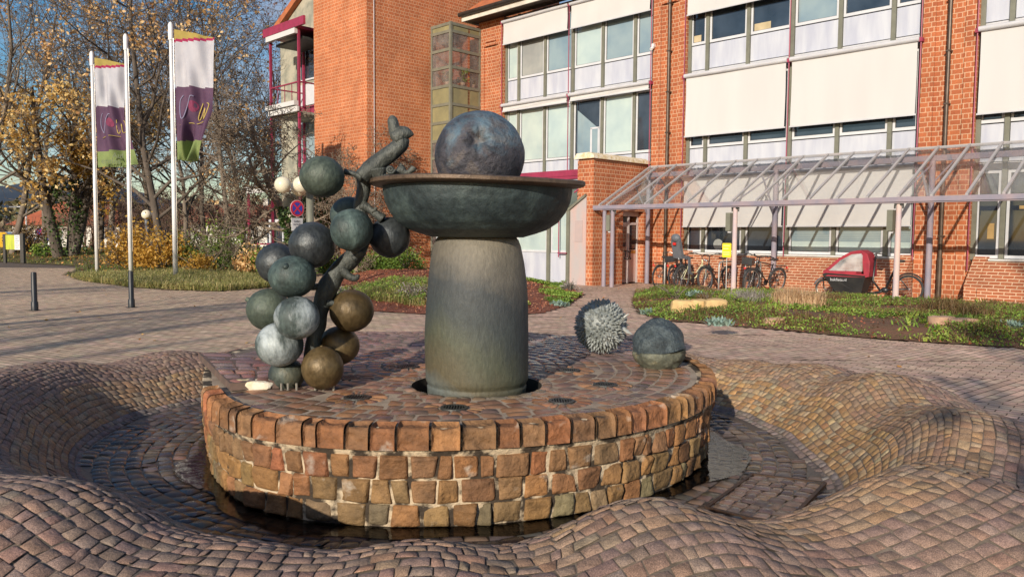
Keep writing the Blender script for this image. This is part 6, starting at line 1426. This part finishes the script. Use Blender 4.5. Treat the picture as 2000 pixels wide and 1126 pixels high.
# bollards
m_bol = simple('anthracite_bollard', (.010, .013, .018), (.018, .021, .026), scale=5, rough=.45, bmp=.1)
for (px, py, lb) in ((68, 606, 'dark bollard standing alone on the left of the square'), (257, 600, 'dark bollard in front of the middle flagpole')):
    p = G(px, py); root = empty('bollard', (p[0], p[1], 0), 0, lb, 'bollard', 'bollards on the square'); b = MB(); h = float(D(px, {68: 531, 257: 529}[px], p[1])[2])
    b.lathe([(.001, 0), (.064, 0), (.064, .16), (.050, .18), (.050, h-.03), (.044, h-.006), (.030, h), (.001, h)], (0, 0, 0), 24); smooth_angle(b.build('post', m_bol, root), 40)
    q = MB(); q.lathe([(.07, 0), (.105, .004), (.11, .0)], (0, 0, .004), 24); q.build('base_plate', m_iron, root)
# flagpoles and flags
m_pole = simple('white_pole', (.80, .80, .79), (.72, .72, .72), scale=3, rough=.35)
FP = [(190, 526, 180, 100, 'left flagpole of the three, carrying the smaller-looking flag'), (256, 534, 241, 66, 'middle flagpole of the three, without a visible flag of its own'), (343, 543, 336, 43, 'right flagpole of the three, nearest the viewer')]
pl_ = []
for (px, py, tx_, ty_, lb) in FP:
    p = G(px, py, .12); top = D(tx_, ty_, p[1]); h = top[2]
    root = empty('flagpole', (p[0], p[1], 0), 0, lb, 'flagpole', 'white flagpoles by the lawn'); b = MB()
    b.tube([(0, 0, 0), (0, 0, h*.45), (0, 0, h*.452), (0, 0, h-.55)], [.075, .066, .060, .052], 16, m=0); b.build('shaft', m_pole, root, True)
    b = MB(); b.lathe([(.001, 0), (.075, 0), (.075, .45), (.05, .52), (.02, .55), (.001, .55)], (0, 0, h-.55), 16); smooth_angle(b.build('rotating_head', m_pole, root), 40)
    b = MB(); b.tube([(.085, -.02, .9), (.085, -.02, h-.5)], .006, 5); b.build('halyard', m_steel, root)
    pl_.append((p[0], p[1], h))
def cloth_mats():
    def cm(n, c1, c2): 
        m, nt, b = new_mat(n); out = nt.nodes['Material Output']; c = ramp(nt, noise(nt, 2.5, 4, objco(nt)), [(.35, c1), (.65, c2)]); nt.links.new(c, b.inputs['Base Color']); b.inputs['Roughness'].default_value = .8
        tl = N(nt, 'ShaderNodeBsdfTranslucent'); nt.links.new(c, tl.inputs[0]); mx = N(nt, 'ShaderNodeMixShader'); mx.inputs[0].default_value = .3; nt.links.new(b.outputs[0], mx.inputs[1]); nt.links.new(tl.outputs[0], mx.inputs[2]); nt.links.new(mx.outputs[0], out.inputs[0]); return m
    return [cm('flag_gold', (.50, .38, .10), (.42, .32, .08)), cm('flag_crimson', (.42, .02, .10), (.36, .02, .09)), cm('flag_white', (.60, .60, .64), (.52, .52, .57)), cm('flag_purple', (.13, .065, .12), (.10, .05, .10)), cm('flag_green', (.27, .34, .12), (.20, .27, .09))]
FM_ = cloth_mats()
m_fy = simple('flag_yellow_stroke', (.48, .36, .10), rough=.8); m_fw = simple('flag_pale_stroke', (.26, .24, .36), rough=.8); m_fp = simple('flag_pink_spot', (.20, .03, .08), rough=.8); m_fd = simple('flag_grey_letters', (.14, .17, .10), rough=.8)
def flag(i, label, w_, z_top, z_bot, seed, narrow, letters):
    x0, y0, h = pl_[i]; root = empty('flag', (x0+.10, y0-.03, 0), 0, label, 'flag', 'banner flags'); NX, NZ = 30, 90
    H_ = z_top-z_bot
    def S(a, t):     # a across 0..1, t down 0..1
        top = z_top-.055*H_*a                     # sloping upper edge
        wd = w_*(1-narrow(t)); x = .02+a*wd+.35*w_*max(t-.5, 0)*.12
        z = top-(top-z_bot)*t+.10*max(t-.85, 0)*math.sin(a*5+seed)*H_*.5*0
        fold = (.055+.13*t)*(math.sin(a*9+t*5+seed)+.6*math.sin(a*17-t*9+seed*2))*min(1, a*4)*(1+2.2*max(narrow(t), 0))+.35*a*t*a
        sag = .03*math.sin(t*14+a*6)*a
        return np.array([x, -fold*.75, z+sag-.05*H_*narrow(t)*a])
    vv = [S(a/NX, t/NZ) for a in range(NX+1) for t in range(NZ+1)]; ff, fm_ = [], []
    for a in range(NX):
        for t in range(NZ):
            k = a*(NZ+1)+t; ff.append((k, k+NZ+1, k+NZ+2, k+1)); tt = (t+.5)/NZ; aa = (a+.5)/NX
            zf = tt; g = .055-.05*aa+.0
            fm_.append(0 if zf < max(.004, .075-.072*aa) else 1 if zf < max(.026, .097-.072*aa) else 2 if zf < .44-.03*aa else 3 if zf < .86-.03*aa else 4)
    cl = mobj('cloth', vv, ff, FM_, root, True, fm_)
    def stroke(pts, r, mat, nm, sm=2):
        b = MB(); P = [S(a, t)+np.array([0, -.014, 0]) for a, t in pts]; b.tube(P, r, 6, smoothn=sm); b.build(nm, mat, cl, True)
    stroke([(.22, .50), (.14, .54), (.12, .62), (.20, .68), (.26, .66), (.34, .56), (.42, .50), (.50, .50)], .016, m_fw, 'emblem_stroke')
    stroke([(.60, .64), (.68, .54), (.60, .66), (.66, .68), (.76, .58), (.74, .67), (.84, .66), (.92, .57), (.86, .55)], .018, m_fy, 'emblem_script')
    stroke([(.15, .73), (.40, .705), (.62, .715), (.85, .70)], .012, m_fy, 'emblem_underline')
    b = MB(); c = np.array([.46, .575]); ring = [S(c[0]+.13*math.cos(k*PI/6), c[1]+.045*math.sin(k*PI/6))+np.array([0, -.012, 0]) for k in range(12)]; b.add([S(*c)+np.array([0, -.012, 0])]+ring, [(0, 1+(k+1) % 12, 1+k) for k in range(12)]); b.build('emblem_spot', m_fp, cl)
    if letters:
        for s_, a_, t_ in (('Auf', .56, .90), ('entlos', .42, .955)):
            p = S(a_, t_); text_mesh('lettering', s_, .30, m_fd, cl, (p[0], p[1]-.30, p[2]), (R(90), 0, 0), .002)
    return root
p1z = lambda i, py: float(D([180, 241, 336][i]+2, py, pl_[i][1])[2])
flag(0, 'left banner flag in white, purple and green with yellow script, lettering at its foot', 64/1540*pl_[0][1], p1z(0, 113), p1z(0, 327), 1.0, lambda t: .12*math.sin(min(t*1.6, 1)*PI)-.34*max(0, t-.55)/.45, True)
flag(2, 'right and larger banner flag in white, purple and green, narrowing downwards', 76/1540*pl_[2][1], p1z(2, 58), p1z(2, 312), 2.3, lambda t: max(0, t-.62)*1.15, False)
# notice board, lamps, signs, car, houses at the left
m_ny = simple('lime_poster', (.50, .55, .02), (.36, .42, .02), scale=3, rough=.5, stretch=(4, 4, .6)); m_nw = simple('white_poster', (.75, .74, .74), (.60, .60, .62), scale=4, rough=.5)
pb = G(44, 509, .12); pa = G(9, 506, .12); y_ = pb[1]; sx_ = lambda px: float(D(px, 480, y_)[0]-pb[0]); sz_ = lambda py: float(D(30, py, y_)[2])
root = empty('notice_board', (pb[0], y_, 0), 0, 'black-framed notice board with yellow-green and white panels at the far left', 'notice board')
q = MB(); q.box(sx_(41), sx_(47.5), -.09, .09, 0, sz_(456)); q.box(sx_(7), sx_(11.5), -.06, .06, 0, sz_(457)); q.box(sx_(11.5), sx_(41), -.04, .04, sz_(458.5), sz_(456.5)); q.build('frame', m_blk, root)
q = MB(); q.box(sx_(11.5), sx_(29), -.03, .03, sz_(487), sz_(458.6)); q.build('green_panel', m_ny, root); q = MB(); q.box(sx_(29)+.003, sx_(41), -.03, .03, sz_(487.5), sz_(458.6)); q.build('white_panel', m_nw, root)
q = MB(); 
for k, z in enumerate(np.linspace(sz_(462), sz_(483), 6)): q.box(sx_(31), sx_(38-k % 2*2), -.034, -.031, z-.012, z+.012)
q.build('print', m_grs, root)
# street lamp
yl = 72.; root = empty('street_lamp', (float(D(53, 480, yl)[0]), yl, .2), 0, 'tall pale street lamp with a bent arm in front of the red-roofed house', 'street lamp'); zt = float(D(53, 404, yl)[2])-.2
q = MB(); q.tube([(0, 0, 0), (0, 0, zt-.5), (-.05, 0, zt-.12), (-.35, 0, zt), (-.9, 0, zt)], [.09, .07, .06, .05, .05], 10, smoothn=1); q.build('mast', m_cas, root, True); q = MB(); q.box(-1.45, -.85, -.12, .12, zt-.06, zt+.05); q.build('lamp_head', m_grs, root)
# globe lamp
m_globe = simple('opal_globe', (.80, .74, .58), (.72, .66, .50), scale=2, rough=.25)
yg = 33.; root = empty('globe_lamp', (float(D(286, 418, yg)[0]), yg, .2), 0, 'single opal globe lamp on a grey pole above the golden bush', 'lamp'); zg = float(D(286, 419, yg)[2])-.2
q = MB(); q.cyl((0, 0, 0), (0, 0, zg-.2), .05, n=12); q.cyl((0, 0, zg-.45), (0, 0, zg-.2), .075, n=12); q.build('pole', m_grs, root, True); q = MB(); q.ball((0, 0, zg), .20, 28); q.build('globe', m_globe, root, True)
# four-armed globe lamp with signs, behind the grapes
yk = 21.5; pk_ = D(606, 480, yk); root = empty('cluster_lamp', (pk_[0], yk, 0), 0, 'lamp post with a cluster of opal globes just left of the top grape', 'lamp'); zk = float(D(606, 366, yk)[2])
q = MB(); q.cyl((0, 0, 0), (0, 0, zk+.05), .105, .10, 16); q.build('pole', m_olive, root, True)
for (dx, dy, dz) in ((-.70, -.1, .06), (-.10, -.45, .05), (-.38, .35, .0), (.45, .2, 0)):
    q = MB(); q.tube([(0, 0, zk-.05), (dx*.6, dy*.6, zk-.05+dz*.5)], .035, 8); ar = q.build('lamp_arm', m_olive, root, True); q = MB(); q.ball((dx, dy, zk+dz), .225, 32); q.build('globe', m_globe, root, True)
m_sb = simple('sign_blue', (.04, .05, .42), (.035, .045, .36), scale=3, rough=.4); m_sr = simple('sign_red', (.65, .02, .04), (.58, .02, .04), scale=3, rough=.4); m_sw = simple('sign_white', (.78, .78, .78), (.74, .74, .74), scale=3, rough=.4); m_st = simple('sign_text', (.12, .12, .13), rough=.6); m_rim_ = simple('sign_pale_rim', (.80, .45, .50), rough=.5)
def nostop(name, pos, r, rz, label, plate=None, pole=None, cat='sign'):
    root = empty(name, pos, rz, label, cat); 
    q = MB(); q.cyl((0, 0, 0), (0, -.012, 0), r, n=36); q.build('disc', m_rim_, root)
    q = MB(); q.cyl((0, -.013, 0), (0, -.016, 0), r*.93, n=36); q.build('red_ring', m_sr, root); q = MB(); q.cyl((0, -.017, 0), (0, -.019, 0), r*.72, n=36); q.build('blue_field', m_sb, root)
    for s_ in (-1, 1):
        q = MB(); w_ = r*.09; L = r*.70; d = np.array([s_*math.sin(R(45)), 0, math.cos(R(45))]); e = np.array([d[2], 0, -d[0]]); c = np.array([0, -.020 if s_ > 0 else -.0235, 0]); q.prism([c-d*L-e*w_, c-d*L+e*w_, c+d*L+e*w_, c+d*L-e*w_], (0, -.002, 0)); q.build('red_bar', m_sr, root)
    if plate:
        q = MB(); pw_, ph = plate[0]; q.box(-pw_/2, pw_/2, -.012, 0, -r-.03-ph, -r-.03); pl = q.build('supplementary_plate', m_sw, root)
        text_mesh('lettering', plate[1], plate[2], m_st, pl, (0, -.015, -r-.03-ph/2), (R(90), 0, 0), .001)
    if pole: q = MB(); q.cyl((0, .03, pole), (0, .03, r+.05), .03, n=10); q.build('pole', m_grs, root)
    return root
ps = D(580, 407, 21.25); nostop('no_stopping_sign', tuple(ps), .225, R(52), 'oval-looking no-stopping sign with white text plate on the cluster lamp post', ((.36, .34), 'Liefer-\nverkehr\nfrei', .085))
yp = 58.; pp_ = D(91, 465, yp); root = empty('parking_sign', (pp_[0], yp, .2), 0, 'small blue parking sign with a white plate, left of the ivy-clad trunk', 'sign'); zc = pp_[2]-.2
q = MB(); q.box(-.22, .22, -.015, .0, zc-.22, zc+.22); pan = q.build('blue_panel', m_sb, root); text_mesh('letter', 'P', .42, m_sw, pan, (0, -.018, zc), (R(90), 0, 0), .002)
q = MB(); q.box(-.22, .22, -.015, 0, zc-.78, zc-.26); pw2 = q.build('white_plate', m_sw, root); q = MB(); q.box(-.12, .12, -.019, -.016, zc-.50, zc-.46); q.box(-.10, .10, -.019, -.016, zc-.62, zc-.58); q.build('print', m_st, pw2); q = MB(); q.cyl((0, .03, 0), (0, .03, zc+.22), .035, n=8); q.build('post', m_grs, root)
ps = D(78, 452, 60.); nostop('no_stopping_sign', tuple(ps), .30, R(20), 'small round red-rimmed no-stopping sign left of the parking sign', pole=-ps[2])
# houses with red roofs
m_hw = simple('white_render', (.72, .68, .60), (.62, .58, .50), scale=.8, rough=.9); m_hr = simple('red_clay_tiles', (.42, .115, .05), (.32, .085, .04), scale=1.2, rough=.85, bmp=.5, bscale=9); m_hr2 = simple('rust_clay_tiles', (.30, .10, .055), (.22, .07, .04), scale=1.2, rough=.85, bmp=.5, bscale=9)
def house(y, pxl, pxr, py_e, py_r, rl, rr, label, mr, wins):
    x0 = float(D(pxl, 470, y)[0]); x1 = float(D(pxr, 470, y)[0]); ze = float(D((pxl+pxr)/2, py_e, y)[2]); zr_ = float(D((pxl+pxr)/2, py_r, y)[2]); cx = (x0+x1)/2; root = empty('house', (cx, y, 0), 0, label, 'house', 'red-roofed houses'); dpt = 8.0
    q = MB(); q.box(x0-cx+.5, x1-cx-.5, 0, dpt, -.1, ze); q.build('wall', m_hw, root)
    q = MB(); rx0, rx1 = float(D(rl, 470, y)[0])-cx, float(D(rr, 470, y)[0])-cx; a, b_ = x0-cx, x1-cx
    q.add([(a, -.5, ze-.1), (b_, -.5, ze-.1), (b_, dpt+.5, ze-.1), (a, dpt+.5, ze-.1), (rx0, dpt/2, zr_), (rx1, dpt/2, zr_)], [(0, 1, 5, 4), (1, 2, 5), (2, 3, 4, 5), (3, 0, 4), (0, 3, 2, 1)]); rf = q.build('roof', mr, root)
    q = MB(); q.box(rx1-1.5, rx1-.9, dpt/2-.3, dpt/2+.3, zr_-.5, zr_+.7); q.build('chimney', m_hw, rf)
    for (f_, z0, z1, w_) in wins:
        xc = a+.5+(b_-a-1)*f_; q = MB(); q.box(xc-w_/2, xc+w_/2, -.05, -.01, z0, z1); wq = q.build('window', m_white, root); q = MB(); q.box(xc-w_/2+.08, xc-.04, -.06, -.052, z0+.08, z1-.08); q.box(xc+.04, xc+w_/2-.08, -.06, -.052, z0+.08, z1-.08); q.build('pane', m_pane_d, wq)
    return root
house(88, 16, 245, 438, 389, 88, 190, 'white house with a hipped red tile roof at the left', m_hr, [(.42, .9, 2.1, 1.1), (.26, .9, 2.1, 1.1), (.62, .9, 2.1, 1.1), (.85, .9, 2.1, 1.1)])
house(96, 352, 530, 436, 396, 352, 520, 'low house with a long rust-red roof behind the bare trees', m_hr2, [(.2, .9, 1.9, 1.1), (.7, .9, 1.9, 1.1)])
# parked yellow car behind the notice board
m_cy = simple('yellow_car_paint', (.75, .42, .01), (.70, .38, .01), scale=1, rough=.25); m_cg = simple('silver_car_paint', (.42, .44, .47), (.38, .40, .43), scale=1, rough=.25)
def car(pos, rz, mat, label):
    root = empty('parked_car', pos, rz, label, 'car', 'cars parked at the far left'); L, W = 4.1, 1.7
    pr = [(-2.05, .35), (-2.05, .75), (-1.95, .92), (-1.45, .98), (-.95, 1.40), (.35, 1.44), (1.05, 1.02), (1.85, .86), (2.05, .70), (2.05, .35)]
    q = MB(); n = len(pr); vv = [(x, s_*(W/2-(.14 if z > 1.2 else .0)), z) for s_ in (-1, 1) for x, z in pr]
    q.add(vv, [tuple(range(n)), tuple(range(2*n-1, n-1, -1))]+[(i, i+n, (i+1) % n+n, (i+1) % n) for i in range(n)]); smooth_angle(q.build('body', mat, root), 30)
    for s_ in (-1, 1):
        q = MB(); f_ = lambda x, z: (x, s_*(W/2+.004-(.14 if z > 1.2 else .04 if z > 1.0 else 0)), z); q.add([f_(-1.30, .99), f_(-.90, 1.34), f_(.30, 1.37), f_(.92, .99)], [(0, 1, 2, 3) if s_ > 0 else (3, 2, 1, 0)]); q.build('side_window', m_pane_d, root)
        for x in (-1.28, 1.28):
            q = MB(); q.cyl((x, s_*(W/2-.17), .31), (x, s_*(W/2+.015), .31), .31, n=24); wh = q.build('wheel', m_tyre, root); q = MB(); q.cyl((x, s_*(W/2+.016), .31), (x, s_*(W/2+.022), .31), .19, n=16); q.build('hubcap', m_steel, wh)
    for x, m_ in ((2.03, m_sw), (-2.03, m_red)):
        for s_ in (-1, 1): q = MB(); q.box(x-.04, x+.04, s_*.55-.16, s_*.55+.16, .66, .78); q.build('headlight' if x > 0 else 'tail_light', m_, root)
    q = MB(); q.prism([(.38, -.66, 1.42), (.38, .66, 1.42), (1.02, .74, 1.04), (1.02, -.74, 1.04)], (.02, 0, .02)); q.build('windscreen', m_pane_d, root); return root
p = D(4, 480, 58.); car((p[0], 58, .1), R(20), m_cy, 'yellow parked car partly hidden by the notice board'); p = D(22, 480, 66.); car((p[0], 66, .15), R(15), m_cg, 'silver parked car behind the notice board')
